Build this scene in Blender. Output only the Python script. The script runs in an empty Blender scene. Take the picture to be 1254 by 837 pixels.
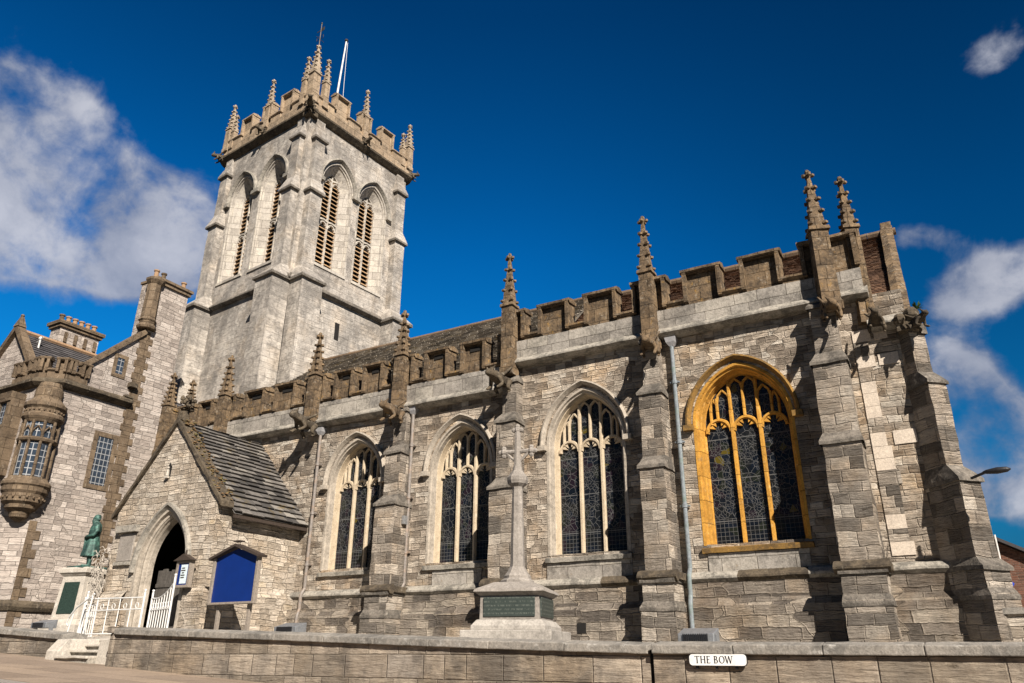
import bpy, bmesh, math, random
from mathutils import Vector, Matrix, noise
random.seed(7)
R = math.radians
scene = bpy.context.scene
col = scene.collection

# ------------------------------------------------------------------ camera, sky, sun, exposure
EYE = 1.4
cd = bpy.data.cameras.new('camera'); cam = bpy.data.objects.new('camera', cd); col.objects.link(cam)
cd.sensor_width = 36.0; cd.lens = 925.0/1254.0*36.0; cd.clip_start = 0.1; cd.clip_end = 3000
pi_, ro_, ya_ = R(22.75), R(0.28), R(30.0)
fw = Vector((-math.sin(ya_)*math.cos(pi_), math.cos(ya_)*math.cos(pi_), math.sin(pi_)))
rt = Vector((math.cos(ya_), math.sin(ya_), 0)); up = rt.cross(fw)
rt2 = rt*math.cos(ro_)+up*math.sin(ro_); up2 = up*math.cos(ro_)-rt*math.sin(ro_)
cam.matrix_world = Matrix(((rt2.x, up2.x, -fw.x, 0), (rt2.y, up2.y, -fw.y, 0), (rt2.z, up2.z, -fw.z, EYE), (0, 0, 0, 1)))
scene.camera = cam

SUN_AZ, SUN_EL = 50.5, 36.0            # degrees east of south, elevation
sl = bpy.data.lights.new('sun', 'SUN'); sl.energy = 5.0; sl.angle = R(0.5); sl.color = (1.0, 0.91, 0.805)
sun = bpy.data.objects.new('sun', sl); col.objects.link(sun)
sd = Vector((-math.sin(R(SUN_AZ))*math.cos(R(SUN_EL)), math.cos(R(SUN_AZ))*math.cos(R(SUN_EL)), -math.sin(R(SUN_EL))))
sun.rotation_euler = sd.to_track_quat('-Z', 'Y').to_euler(); sun.location = (20, -20, 40)

vs = scene.view_settings
vs.view_transform = 'Standard'; vs.look = 'None'; vs.exposure = 0.84; vs.gamma = 1.0; vs.use_curve_mapping = False

class NT:
    """small helper to write node trees"""
    def __init__(s, tree): s.t = tree; tree.nodes.clear()
    def n(s, typ, **kw):
        nd = s.t.nodes.new(typ)
        for k, v in kw.items(): setattr(nd, k, v)
        return nd
    def put(s, sock, v):
        if v is None: return
        if isinstance(v, bpy.types.NodeSocket): s.t.links.new(v, sock)
        else:
            if isinstance(v, (tuple, list)) and len(v) == 3 and sock.type == 'RGBA': v = (*v, 1)
            sock.default_value = v
    def m(s, op, a, b=None, c=None, clamp=False):
        nd = s.n('ShaderNodeMath', operation=op, use_clamp=clamp)
        for i, v in enumerate((a, b, c)): s.put(nd.inputs[i], v)
        return nd.outputs[0]
    def vm(s, op, a, b=None, scale=None):
        nd = s.n('ShaderNodeVectorMath', operation=op)
        s.put(nd.inputs[0], a)
        if b is not None: s.put(nd.inputs[1], b)
        if scale is not None: s.put(nd.inputs['Scale'], scale)
        return nd.outputs['Value'] if op in ('DOT_PRODUCT', 'LENGTH', 'DISTANCE') else nd.outputs[0]
    def mix(s, f, a, b, bt='MIX'):
        nd = s.n('ShaderNodeMix', data_type='RGBA', blend_type=bt)
        s.put(nd.inputs[0], f); s.put(nd.inputs[6], a); s.put(nd.inputs[7], b)
        return nd.outputs[2]
    def noise(s, vec, scale, detail=4, rough=.55, dist=0.0, out=0):
        nd = s.n('ShaderNodeTexNoise'); s.put(nd.inputs['Vector'], vec)
        nd.inputs['Scale'].default_value = scale; nd.inputs['Detail'].default_value = detail
        nd.inputs['Roughness'].default_value = rough; nd.inputs['Distortion'].default_value = dist
        return nd.outputs[out]
    def ramp(s, f, stops, interp='LINEAR'):
        nd = s.n('ShaderNodeValToRGB'); cr = nd.color_ramp; cr.interpolation = interp
        while len(cr.elements) < len(stops): cr.elements.new(.5)
        for e, (p, c) in zip(cr.elements, stops): e.position = p; e.color = (*c, 1) if len(c) == 3 else c
        s.put(nd.inputs[0], f); return nd.outputs[0]
    def mr(s, v, a, b, c=0.0, d=1.0, smooth=True):
        nd = s.n('ShaderNodeMapRange', interpolation_type='SMOOTHSTEP' if smooth else 'LINEAR')
        for i, x in enumerate((v, a, b, c, d)): s.put(nd.inputs[i], x)
        return nd.outputs[0]
    def mapping(s, vec, scale=(1, 1, 1), loc=(0, 0, 0), rot=(0, 0, 0)):
        nd = s.n('ShaderNodeMapping'); s.put(nd.inputs[0], vec)
        nd.inputs[1].default_value = loc; nd.inputs[2].default_value = rot; nd.inputs[3].default_value = scale
        return nd.outputs[0]
    def sep(s, v):
        nd = s.n('ShaderNodeSeparateXYZ'); s.put(nd.inputs[0], v); return nd.outputs
    def comb(s, x, y, z):
        nd = s.n('ShaderNodeCombineXYZ')
        for i, v in enumerate((x, y, z)): s.put(nd.inputs[i], v)
        return nd.outputs[0]

# world: Nishita sky, deep polarised blue, with drifting cumulus at infinity
w = bpy.data.worlds.new('World'); scene.world = w; w.use_nodes = True
t = NT(w.node_tree)
sky = t.n('ShaderNodeTexSky', sky_type='NISHITA'); sky.sun_disc = False
sky.sun_elevation = R(SUN_EL); sky.sun_rotation = R(180-SUN_AZ); sky.air_density = 1.0; sky.dust_density = 0.3; sky.ozone_density = 4.0
dirv = t.n('ShaderNodeTexCoord').outputs['Generated']
dz = t.sep(dirv)[2]
grad = t.ramp(dz, [(0.0, (.03, .13, .2)), (.08, (.07, .36, .55)), (.2, (.04, .74, 1.12)), (.48, (.006, .54, .95)), (.72, (.004, .29, .54)), (1.0, (.004, .25, .45))])
skyc = t.mix(1.0, sky.outputs[0], t.mix(1.0, grad, (.70, .72, .72), 'MULTIPLY'), 'MULTIPLY')
pol = t.mr(t.vm('DOT_PRODUCT', dirv, tuple(rt)), -.05, .6, 1.0, .52)      # polarised band: darker towards the east
pol = t.m('MULTIPLY', pol, t.mr(t.sep(dirv)[1], -.7, .25, .22, 1.0))
skyc = t.mix(1.0, skyc, t.comb(pol, pol, pol), 'MULTIPLY')
def pix_dir(x, y):
    f = 925.0
    return (fw + rt2*((x-627)/f) + up2*((418.5-y)/f)).normalized()
CLOUDS = [  # where each bank of cloud lies in the sky: direction, half-widths in radians, roll, strength
    ((50, 180), .14, .065, -.75, .85), ((130, 235), .12, .06, -.55, .9), ((60, 280), .16, .05, -.1, .7), ((215, 280), .06, .055, -.4, .95),
    ((40, 330), .14, .03, -.1, .85), ((10, 130), .06, .06, .2, .7), ((170, 335), .05, .028, -.1, .7), ((110, 130), .03, .03, -.6, .4),
    ((1210, 345), .075, .034, .35, 1.5), ((1130, 290), .042, .022, 0, 1.1), ((1213, 72), .04, .02, .6, .8),
    ((1172, 470), .04, .045, .1, 1.5), ((1232, 560), .075, .05, .1, 2.6), ((1195, 520), .035, .05, .0, .9), ((1215, 620), .03, .02, 0, .4)]
n1 = t.noise(dirv, 8.5, 9, .56, .3)
n2 = t.noise(dirv, 24.0, 8, .62, .2)
nn = t.m('ADD', t.m('MULTIPLY', n1, .7), t.m('MULTIPLY', n2, .3))
tot = None
for (c, rx, ry, roll, st) in CLOUDS:
    d = pix_dir(*c); a = rt2-d*rt2.dot(d); a.normalize(); b = d.cross(a)*-1.0; b = b if b.z > 0 else -b
    aa = a*math.cos(roll)+b*math.sin(roll); bb = b*math.cos(roll)-a*math.sin(roll)
    x = t.m('DIVIDE', t.vm('DOT_PRODUCT', dirv, tuple(aa)), rx); y = t.m('DIVIDE', t.vm('DOT_PRODUCT', dirv, tuple(bb)), ry)
    r2 = t.m('ADD', t.m('MULTIPLY', x, x), t.m('MULTIPLY', y, y))
    g = t.m('MULTIPLY', t.m('EXPONENT', t.m('MULTIPLY', r2, -.9)), st)
    g = t.m('MULTIPLY', g, t.m('GREATER_THAN', t.vm('DOT_PRODUCT', dirv, tuple(d)), 0.0))
    tot = g if tot is None else t.m('ADD', tot, g)
tot = t.m('MINIMUM', tot, .95)
dens = t.m('ADD', tot, t.m('MULTIPLY', t.m('SUBTRACT', nn, .5), 2.7))
alpha = t.m('MULTIPLY', t.mr(dens, .40, 1.05, 0, .88), t.mr(tot, .03, .25))
shade = t.mr(t.noise(t.mapping(dirv, loc=(.02, -.015, -.03)), 8.0, 7, .55, .4), .35, .7)
thick = t.mr(dens, .5, 1.25)
ccol = t.mix(t.m('MULTIPLY', t.m('ADD', t.m('MULTIPLY', shade, .55), t.m('MULTIPLY', thick, .5)), 1.0, clamp=True), (.80, 1.02, 1.6), (3.5, 3.55, 3.9))
final = t.mix(alpha, skyc, ccol)
bg = t.n('ShaderNodeBackground'); t.put(bg.inputs[0], final); bg.inputs[1].default_value = 0.1
t.t.links.new(bg.outputs[0], t.n('ShaderNodeOutputWorld').inputs[0])

# ------------------------------------------------------------------ materials
def new_mat(name):
    m = bpy.data.materials.new(name); m.use_nodes = True; return m, NT(m.node_tree)
def finish(t, colr, rough=.85, bump=None, dist=.02, strength=1.0, metallic=0.0, spec=.25, normal=None):
    b = t.n('ShaderNodeBsdfPrincipled'); t.put(b.inputs['Base Color'], colr); t.put(b.inputs['Roughness'], rough)
    b.inputs['Metallic'].default_value = metallic; b.inputs['Specular IOR Level'].default_value = spec
    if bump is not None:
        bn = t.n('ShaderNodeBump'); bn.inputs['Strength'].default_value = strength; bn.inputs['Distance'].default_value = dist
        t.put(bn.inputs['Height'], bump); t.t.links.new(bn.outputs[0], b.inputs['Normal'])
    t.t.links.new(b.outputs[0], t.n('ShaderNodeOutputMaterial').inputs[0])
def stone_cells(t, rows, cols, wob=(.05, .012), broken=False):
    """coursed masonry on metric UVs: random course heights and stone lengths. returns joint distance, stone id colour, uv"""
    uv = t.n('ShaderNodeTexCoord').outputs['UV']
    a = t.vm('SCALE', t.vm('SUBTRACT', t.noise(uv, .9, 2, .5, out=1), (.5, .5, .5)), scale=wob[0]*2)
    b = t.vm('SCALE', t.vm('SUBTRACT', t.noise(uv, 7.0, 3, .6, out=1), (.5, .5, .5)), scale=wob[1]*2)
    p = t.vm('ADD', t.vm('ADD', uv, a), b); s = t.sep(p)
    V = t.m('MULTIPLY', s[1], rows); be = None
    if broken:      # courses break and restart every metre or two
        BU = t.m('ADD', t.m('MULTIPLY', s[0], .62), t.m('MULTIPLY', t.noise(t.mapping(uv, (.2, 1.1, 1)), 1.0, 2), 1.6))
        bv = t.n('ShaderNodeTexVoronoi', voronoi_dimensions='1D'); bv.inputs['Scale'].default_value = 1; t.put(bv.inputs['W'], BU)
        bed = t.n('ShaderNodeTexVoronoi', voronoi_dimensions='1D', feature='DISTANCE_TO_EDGE'); bed.inputs['Scale'].default_value = 1; t.put(bed.inputs['W'], BU)
        V = t.m('ADD', V, t.m('MULTIPLY', t.sep(bv.outputs['Color'])[0], 17.3)); be = t.m('DIVIDE', bed.outputs['Distance'], .62)
    rv = t.n('ShaderNodeTexVoronoi', voronoi_dimensions='1D'); rv.inputs['Scale'].default_value = 1; rv.inputs['Randomness'].default_value = .75; t.put(rv.inputs['W'], V)
    re = t.n('ShaderNodeTexVoronoi', voronoi_dimensions='1D', feature='DISTANCE_TO_EDGE'); re.inputs['Scale'].default_value = 1; re.inputs['Randomness'].default_value = .75; t.put(re.inputs['W'], V)
    rid = t.sep(rv.outputs['Color'])
    U = t.m('ADD', t.m('MULTIPLY', s[0], t.m('MULTIPLY', cols, t.m('ADD', .7, t.m('MULTIPLY', rid[1], .7)))), t.m('MULTIPLY', rid[0], 311.7))
    cv = t.n('ShaderNodeTexVoronoi', voronoi_dimensions='1D'); cv.inputs['Scale'].default_value = 1; cv.inputs['Randomness'].default_value = .9; t.put(cv.inputs['W'], U)
    ce = t.n('ShaderNodeTexVoronoi', voronoi_dimensions='1D', feature='DISTANCE_TO_EDGE'); ce.inputs['Scale'].default_value = 1; ce.inputs['Randomness'].default_value = .9; t.put(ce.inputs['W'], U)
    d = t.m('MINIMUM', t.m('DIVIDE', re.outputs['Distance'], rows), t.m('DIVIDE', ce.outputs['Distance'], cols))
    if be is not None: d = t.m('MINIMUM', d, be)
    return d, t.sep(cv.outputs['Color']), uv
def masonry(name, rows, cols, ramp, mortar, joint=.010, relief=.035, wob=(.05, .014), stain=.5, staincol=(.06, .055, .05), streak=.35, warm=None, facebump=.5, broken=False, gap=.55, vary=.22, bl=(.58, .76)):
    m, t = new_mat(name)
    d, cid, uv = stone_cells(t, rows, cols, wob, broken)
    jn = t.m('ADD', d, t.m('MULTIPLY', t.m('SUBTRACT', t.noise(uv, 19, 4, .65), .5), joint*2.2))
    stone = t.mr(jn, joint*.2, joint*1.1)
    stone = t.m('MAXIMUM', stone, t.mr(t.noise(uv, 1.9, 5, .7), .5, .62, 0, .8))     # joints weathered flush in places
    obj = t.n('ShaderNodeTexCoord').outputs['Object']
    c = t.ramp(t.m('ADD', t.m('MULTIPLY', cid[0], .8), t.m('MULTIPLY', t.noise(uv, 3.1, 3), .25)), ramp)
    c = t.mix(1.0, c, t.ramp(cid[1], [(0, (1-vary,)*3), (1, (1+vary*.7,)*3)]), 'MULTIPLY')
    fine = t.noise(t.mapping(uv, (4, 15, 5)), 1.0, 9, .74)
    c = t.mix(1.0, c, t.ramp(fine, [(.28, (.60, .575, .55)), (.5, (1, 1, 1)), (.75, (1.2, 1.18, 1.14))]), 'MULTIPLY')
    big = t.noise(obj, .5, 7, .64, .8)
    blot = t.mr(t.m('ADD', t.m('MULTIPLY', big, .65), t.m('MULTIPLY', t.noise(uv, 4.0, 7, .72), .5)), bl[0], bl[1], 0, stain)
    c = t.mix(blot, c, t.mix(.35, staincol, t.mix(1.0, c, (.4, .4, .4), 'MULTIPLY')))
    st = t.mr(t.noise(t.mapping(uv, (1.6, .13, 1)), 1.0, 7, .64), .44, .66, 0, streak)
    c = t.mix(st, c, t.mix(.6, c, staincol))
    if warm: c = t.mix(t.mr(t.noise(obj, .8, 4, .6), .45, .7, 0, warm[1]), c, t.mix(1.0, c, warm[0], 'MULTIPLY'))
    spk = t.mr(t.noise(uv, 33, 5, .72), .58, .72, 0, .4)
    c = t.mix(spk, c, t.mix(1.0, c, (.5, .48, .45), 'MULTIPLY'))
    crk = t.mr(t.noise(t.mapping(uv, (1.6, 17, 3)), 1.0, 7, .7, 1.1), .585, .70, 0, facebump*.8)
    c = t.mix(crk, c, t.mix(1.0, c, (.36, .33, .30), 'MULTIPLY'))
    mort = t.mix(t.mr(t.noise(uv, 3.4, 5, .7), .44, .62, 0, gap), mortar, (.06, .05, .042))
    c = t.mix(stone, mort, c)
    lay = t.noise(t.mapping(uv, (2.5, 22, 3)), 1.0, 8, .72, .6)
    h = t.m('ADD', t.m('MULTIPLY', t.mr(jn, -joint*.3, joint*2.6), t.m('ADD', .5, t.m('MULTIPLY', cid[2], .7))), t.m('MULTIPLY', lay, facebump*1.7))
    h = t.m('SUBTRACT', h, t.m('MULTIPLY', crk, .5))
    h = t.m('ADD', h, t.m('MULTIPLY', t.noise(uv, 5.5, 3, .5), facebump*1.0))
    finish(t, c, .93, h, relief, 1.0, spec=.12)
    return m
def plain_stone(name, base, dark, light=None, relief=.012, block=None, blot=(.46, .66), amt=.85, extra=None, tint=None):
    """dressed stone with weathering blotches; block=(rows, cols) adds fine joints"""
    m, t = new_mat(name)
    obj = t.n('ShaderNodeTexCoord').outputs['Object']; uv = t.n('ShaderNodeTexCoord').outputs['UV']
    n1 = t.noise(obj, 1.7, 8, .68, .4); n2 = t.noise(obj, 11, 7, .7)
    c = t.mix(t.mr(t.m('ADD', t.m('MULTIPLY', n1, .6), t.m('MULTIPLY', n2, .4)), blot[0], blot[1], 0, amt), base, dark)
    if light: c = t.mix(t.mr(t.noise(obj, 6.0, 6, .7), .55, .7, 0, .7), c, light)
    if extra: c = t.mix(t.mr(t.noise(t.mapping(obj, loc=(3.1, 7.7, 1.3)), 3.2, 6, .7), .60, .70, 0, extra[1]), c, extra[0])
    c = t.mix(1.0, c, t.ramp(t.noise(obj, 30, 6, .7), [(.3, (.7, .7, .7)), (.7, (1.2, 1.2, 1.2))]), 'MULTIPLY')
    h = t.m('ADD', t.m('MULTIPLY', n2, 1.0), t.m('MULTIPLY', t.noise(obj, 34, 5, .7), .5))
    if block:
        d, cid, _ = stone_cells(t, block[0], block[1], (.01, .004))
        j = t.mr(d, .003, .011)
        c = t.mix(1.0, c, t.ramp(cid[0], [(0, (.78, .77, .76)), (.5, (1, 1, 1)), (1, (1.15, 1.14, 1.1))]), 'MULTIPLY')
        c = t.mix(j, t.mix(1.0, c, (.55, .53, .5), 'MULTIPLY'), c); h = t.m('ADD', h, t.m('MULTIPLY', j, 1.3))
    finish(t, c, .92, h, relief, 1.0, spec=.12)
    return m
CREAM = [(0, (.20, .165, .135)), (.18, (.30, .25, .20)), (.30, (.46, .39, .315)), (.5, (.56, .48, .39)), (.7, (.62, .54, .445)), (.82, (.67, .60, .505)), (.87, (.76, .695, .60)), (1, (.72, .64, .53))]
M = {}
M['rubble'] = masonry('aisle_rubble_stone', 5.6, 2.5, CREAM, (.54, .465, .37), .008, .09, (.10, .03), .55, (.13, .115, .10), .45, ((1.05, .89, .70), .9), .9, True, .34, .2, (.54, .72))
M['plinth'] = masonry('plinth_stone', 3.6, 1.5, [(0, (.13, .115, .10)), (.3, (.26, .225, .19)), (.55, (.38, .33, .275)), (.8, (.50, .435, .355)), (1, (.60, .53, .44))], (.37, .315, .25), .009, .09, (.07, .03), .7, (.085, .077, .07), .5, ((1.04, .88, .70), .6), 1.1, True, .45, .24)
M['buttress'] = masonry('buttress_stone', 3.4, 1.8, [(0, (.16, .14, .12)), (.3, (.27, .24, .205)), (.5, (.39, .34, .285)), (.75, (.55, .48, .40)), (.9, (.66, .59, .50)), (1, (.72, .65, .56))], (.42, .36, .29), .008, .09, (.06, .025), .6, (.095, .088, .08), .45, ((1.05, .91, .75), .6), 1.1, False, .36, .24)
M['ashlar'] = masonry('tower_ashlar', 3.0, 1.5, [(0, (.47, .43, .38)), (.5, (.51, .47, .42)), (1, (.56, .52, .465))], (.46, .425, .375), .004, .03, (.02, .008), .85, (.18, .168, .155), .75, ((1.03, .95, .85), .6), .85, False, .2, .06, (.47, .68))
M['porch'] = masonry('porch_rubble', 5.6, 2.1, [(0, (.36, .305, .245)), (.3, (.54, .465, .375)), (.6, (.63, .55, .455)), (.85, (.68, .61, .515)), (1, (.52, .41, .26))], (.55, .475, .38), .008, .065, (.08, .026), .45, (.15, .135, .12), .4, ((1.04, .92, .77), .5), .85, True, .4, .2, (.54, .72))
M['museum'] = masonry('museum_rubble', 4.9, 2.0, [(0, (.27, .23, .205)), (.3, (.39, .34, .30)), (.6, (.455, .40, .355)), (.85, (.53, .475, .425)), (1, (.39, .335, .295))], (.40, .35, .305), .007, .04, (.05, .018), .45, (.16, .145, .135), .35, None, .7, True, .35, .18)
M['retaining'] = masonry('boundary_wall_stone', 4.2, 1.9, [(0, (.23, .195, .155)), (.3, (.31, .262, .205)), (.55, (.355, .30, .24)), (.8, (.41, .35, .28)), (1, (.28, .25, .22))], (.235, .20, .16), .005, .03, (.012, .007), .75, (.10, .09, .08), .6, ((1.03, .92, .77), .5), .85, False, .5, .2, (.52, .70))
M['coping'] = plain_stone('lichened_coping', (.30, .275, .24), (.12, .115, .105), (.48, .46, .42), .014, None, (.42, .62), .8)
M['ham'] = plain_stone('brown_ham_stone', (.225, .16, .098), (.06, .048, .037), (.34, .295, .235), .022, (2.6, 2.2), (.40, .60), .9, ((.42, .24, .05), .55))
M['ham_dark'] = plain_stone('dark_moulded_stone', (.125, .10, .07), (.04, .034, .028), (.28, .24, .18), .018, None, (.40, .6), .85)
M['band'] = plain_stone('grey_parapet_stone', (.38, .35, .31), (.15, .14, .125), (.50, .47, .42), .02, (1.6, 1.1), (.42, .62), .85, ((.30, .22, .13), .5))
M['cornice'] = plain_stone('grey_cornice_stone', (.38, .35, .30), (.10, .095, .085), (.45, .42, .36), .02, None, (.42, .6), .8)
M['setoff'] = plain_stone('setoff_stone_and_shade', (.22, .195, .165), (.065, .06, .053), (.34, .31, .265), .03, None, (.40, .6), .85)  # dark set-off stone; on the tower drips it also paints overhang shade
M['winstone'] = plain_stone('pale_window_stone', (.50, .415, .30), (.26, .20, .13), (.58, .51, .41), .008, None, (.46, .68), .7)
M['archstone'] = plain_stone('grey_cream_arch_stone', (.43, .38, .315), (.17, .15, .125), (.54, .49, .42), .012, None, (.44, .66), .8)
M['bellstone'] = plain_stone('belfry_reveal_stone', (.46, .425, .375), (.22, .20, .18), (.54, .505, .45), .014, (2.2, .9), (.44, .66), .75)
M['ochre'] = plain_stone('ochre_limewash', (.54, .285, .055), (.28, .14, .03), (.54, .37, .16), .012, (1.5, .1), (.42, .66), .8, ((.27, .19, .11), .6))
M['ochre_dark'] = plain_stone('worn_ochre_limewash', (.27, .16, .05), (.10, .07, .04), (.45, .24, .05), .01, None, (.42, .62), .8)
M['museum_ham'] = plain_stone('museum_ham_stone', (.175, .13, .088), (.075, .058, .042), (.30, .245, .18), .014, (2.4, 1.8), (.42, .64), .85)
M['towerpar'] = plain_stone('tower_parapet_stone', (.385, .295, .205), (.12, .10, .078), (.48, .42, .34), .02, (2.0, 1.5), (.44, .65), .8, ((.42, .27, .10), .4))
M['spire'] = plain_stone('weathered_spire_stone', (.42, .34, .25), (.13, .105, .08), (.5, .45, .38), .014, None, (.42, .62), .8)
M['renewed'] = plain_stone('renewed_pale_stone', (.60, .52, .43), (.36, .31, .26), (.68, .61, .52), .012, None, (.46, .7), .7)
M['limestone'] = plain_stone('pale_limestone', (.48, .44, .38), (.24, .22, .20), (.64, .61, .55), .008, None, (.46, .68), .7)
M['granite_pale'] = plain_stone('pale_grey_memorial_base', (.40, .37, .33), (.20, .185, .165), (.50, .47, .42), .01, None, (.44, .66), .8)
M['granite'] = plain_stone('grey_memorial_stone', (.29, .262, .232), (.15, .135, .12), (.44, .40, .36), .008, None, (.44, .66), .7)
M['paving'] = plain_stone('terrace_paving', (.27, .245, .21), (.16, .15, .13), None, .006, (1.6, 1.2))
M['pavement'] = plain_stone('street_pavement', (.30, .235, .18), (.19, .15, .115), None, .004, (1.4, .9), (.46, .7), .5)
M['asphalt'] = plain_stone('asphalt_road', (.055, .054, .052), (.035, .035, .035), None, .004)
def slate_mat(name, ramp, lichen, amt=.6, moss=None):
    m, t = new_mat(name)
    obj = t.n('ShaderNodeTexCoord').outputs['Object']
    g = t.n('ShaderNodeNewGeometry').outputs['Random Per Island']
    c = t.ramp(g, ramp)
    n2 = t.noise(obj, 9, 7, .7); n1 = t.noise(obj, 1.2, 6, .65, .5)
    c = t.mix(t.mr(t.m('ADD', t.m('MULTIPLY', n1, .5), t.m('MULTIPLY', n2, .5)), .47, .66, 0, amt), c, lichen)
    if moss: c = t.mix(t.mr(t.noise(t.mapping(obj, loc=(5, 2, 9)), 1.6, 7, .7, .6), .56, .68, 0, .9), c, moss)
    c = t.mix(1.0, c, t.ramp(t.noise(obj, 40, 5, .7), [(.3, (.65, .65, .65)), (.7, (1.25, 1.25, 1.25))]), 'MULTIPLY')
    finish(t, c, .9, t.m('ADD', n2, t.m('MULTIPLY', t.noise(obj, 45, 4, .7), .5)), .012, 1, spec=.15)
    return m
M['slate'] = slate_mat('stone_slates', [(0, (.055, .052, .05)), (.35, (.11, .102, .095)), (.7, (.17, .158, .145)), (1, (.28, .26, .23))], (.05, .047, .043), .55, (.16, .12, .05))
M['slate_w'] = slate_mat('old_stone_slates', [(0, (.15, .135, .115)), (.5, (.25, .22, .185)), (1, (.40, .36, .30))], (.09, .082, .07), .5, (.22, .165, .07))
M['tile'] = slate_mat('brown_clay_tiles', [(0, (.12, .072, .05)), (.5, (.17, .105, .072)), (1, (.25, .15, .095))], (.07, .052, .042), .5, None)
M['ridge'] = plain_stone('lichened_ridge_tile', (.17, .12, .08), (.08, .06, .045), (.28, .24, .18), .012, None, (.45, .65), .7, ((.50, .22, .03), .95))
M['house_slate'] = slate_mat('grey_house_slates', [(0, (.055, .052, .055)), (1, (.10, .095, .098))], (.05, .045, .045), .4)
M['redbrick'] = masonry('red_brick', 13, 4.4, [(0, (.10, .05, .035)), (.5, (.16, .075, .05)), (1, (.2, .10, .07))], (.2, .17, .14), .008, .01, (.004, .002), stain=.3)
def simple(name, colr, rough=.5, metallic=0, var=.25, bump=.003, scale=14, spec=.4, second=None):
    m, t = new_mat(name); obj = t.n('ShaderNodeTexCoord').outputs['Object']
    n = t.noise(obj, scale, 6, .65)
    k = (1-var, 1-var, 1-var); q = (1+var, 1+var, 1+var)
    c = t.mix(1.0, colr, t.ramp(n, [(.3, k), (.7, q)]), 'MULTIPLY')
    if second: c = t.mix(t.mr(t.noise(obj, second[1], 6, .7, .4), .46, .64, 0, second[2]), c, second[0])
    finish(t, c, rough, n, bump, 1, metallic, spec); return m
M['iron_grey'] = simple('grey_painted_iron', (.20, .178, .16), .55, var=.3, second=((.36, .22, .12), 3, .35))
M['lead_blue'] = simple('weathered_lead_pipe', (.19, .215, .235), .45, var=.35, second=((.15, .20, .18), 2.2, .8))
M['lead'] = simple('dull_lead', (.33, .33, .34), .6, var=.2)
M['white'] = simple('chalky_white_paint', (.66, .66, .64), .5, var=.06, second=((.45, .40, .34), 5, .25))
M['black'] = simple('black_iron', (.018, .018, .02), .5)
M['blue'] = simple('faded_blue_board', (.003, .022, .15), .45, var=.12, scale=3)
M['bluebright'] = simple('bright_blue_paint', (.02, .06, .45), .45)
M['oak'] = simple('silvered_oak', (.24, .205, .17), .8, var=.35, scale=18)
M['oak_dark'] = simple('dark_oak', (.045, .032, .024), .8, var=.35, scale=18)
M['door'] = simple('grey_weathered_door', (.075, .068, .06), .75, var=.4, scale=9)
M['louvre'] = simple('ochre_oak_louvre', (.40, .26, .14), .85, var=.3)
M['verdigris'] = simple('verdigris_bronze', (.03, .062, .054), .6, .25, var=.5, scale=8, second=((.11, .26, .21), 2.6, .7))
M['bronze'] = simple('dark_green_bronze_plaque', (.035, .06, .048), .45, .35, var=.5, scale=30)
M['paper'] = simple('printed_paper', (.60, .70, .74), .6, var=.15, scale=20)
M['terracotta'] = simple('terracotta_pot', (.30, .19, .11), .8, var=.2)
M['moss'] = simple('dry_moss', (.16, .10, .05), .95, var=.5, second=((.10, .12, .035), 4, .6))
M['leaf'] = simple('green_leaf', (.05, .09, .02), .8, var=.4)
M['twig'] = simple('pale_bare_stem', (.42, .38, .33), .85, var=.35)
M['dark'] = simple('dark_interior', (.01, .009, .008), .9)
M['gold'] = simple('gilded_iron', (.10, .09, .07), .5, .6)
M['silver'] = simple('galvanised_grey', (.34, .35, .36), .4, .6)
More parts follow.
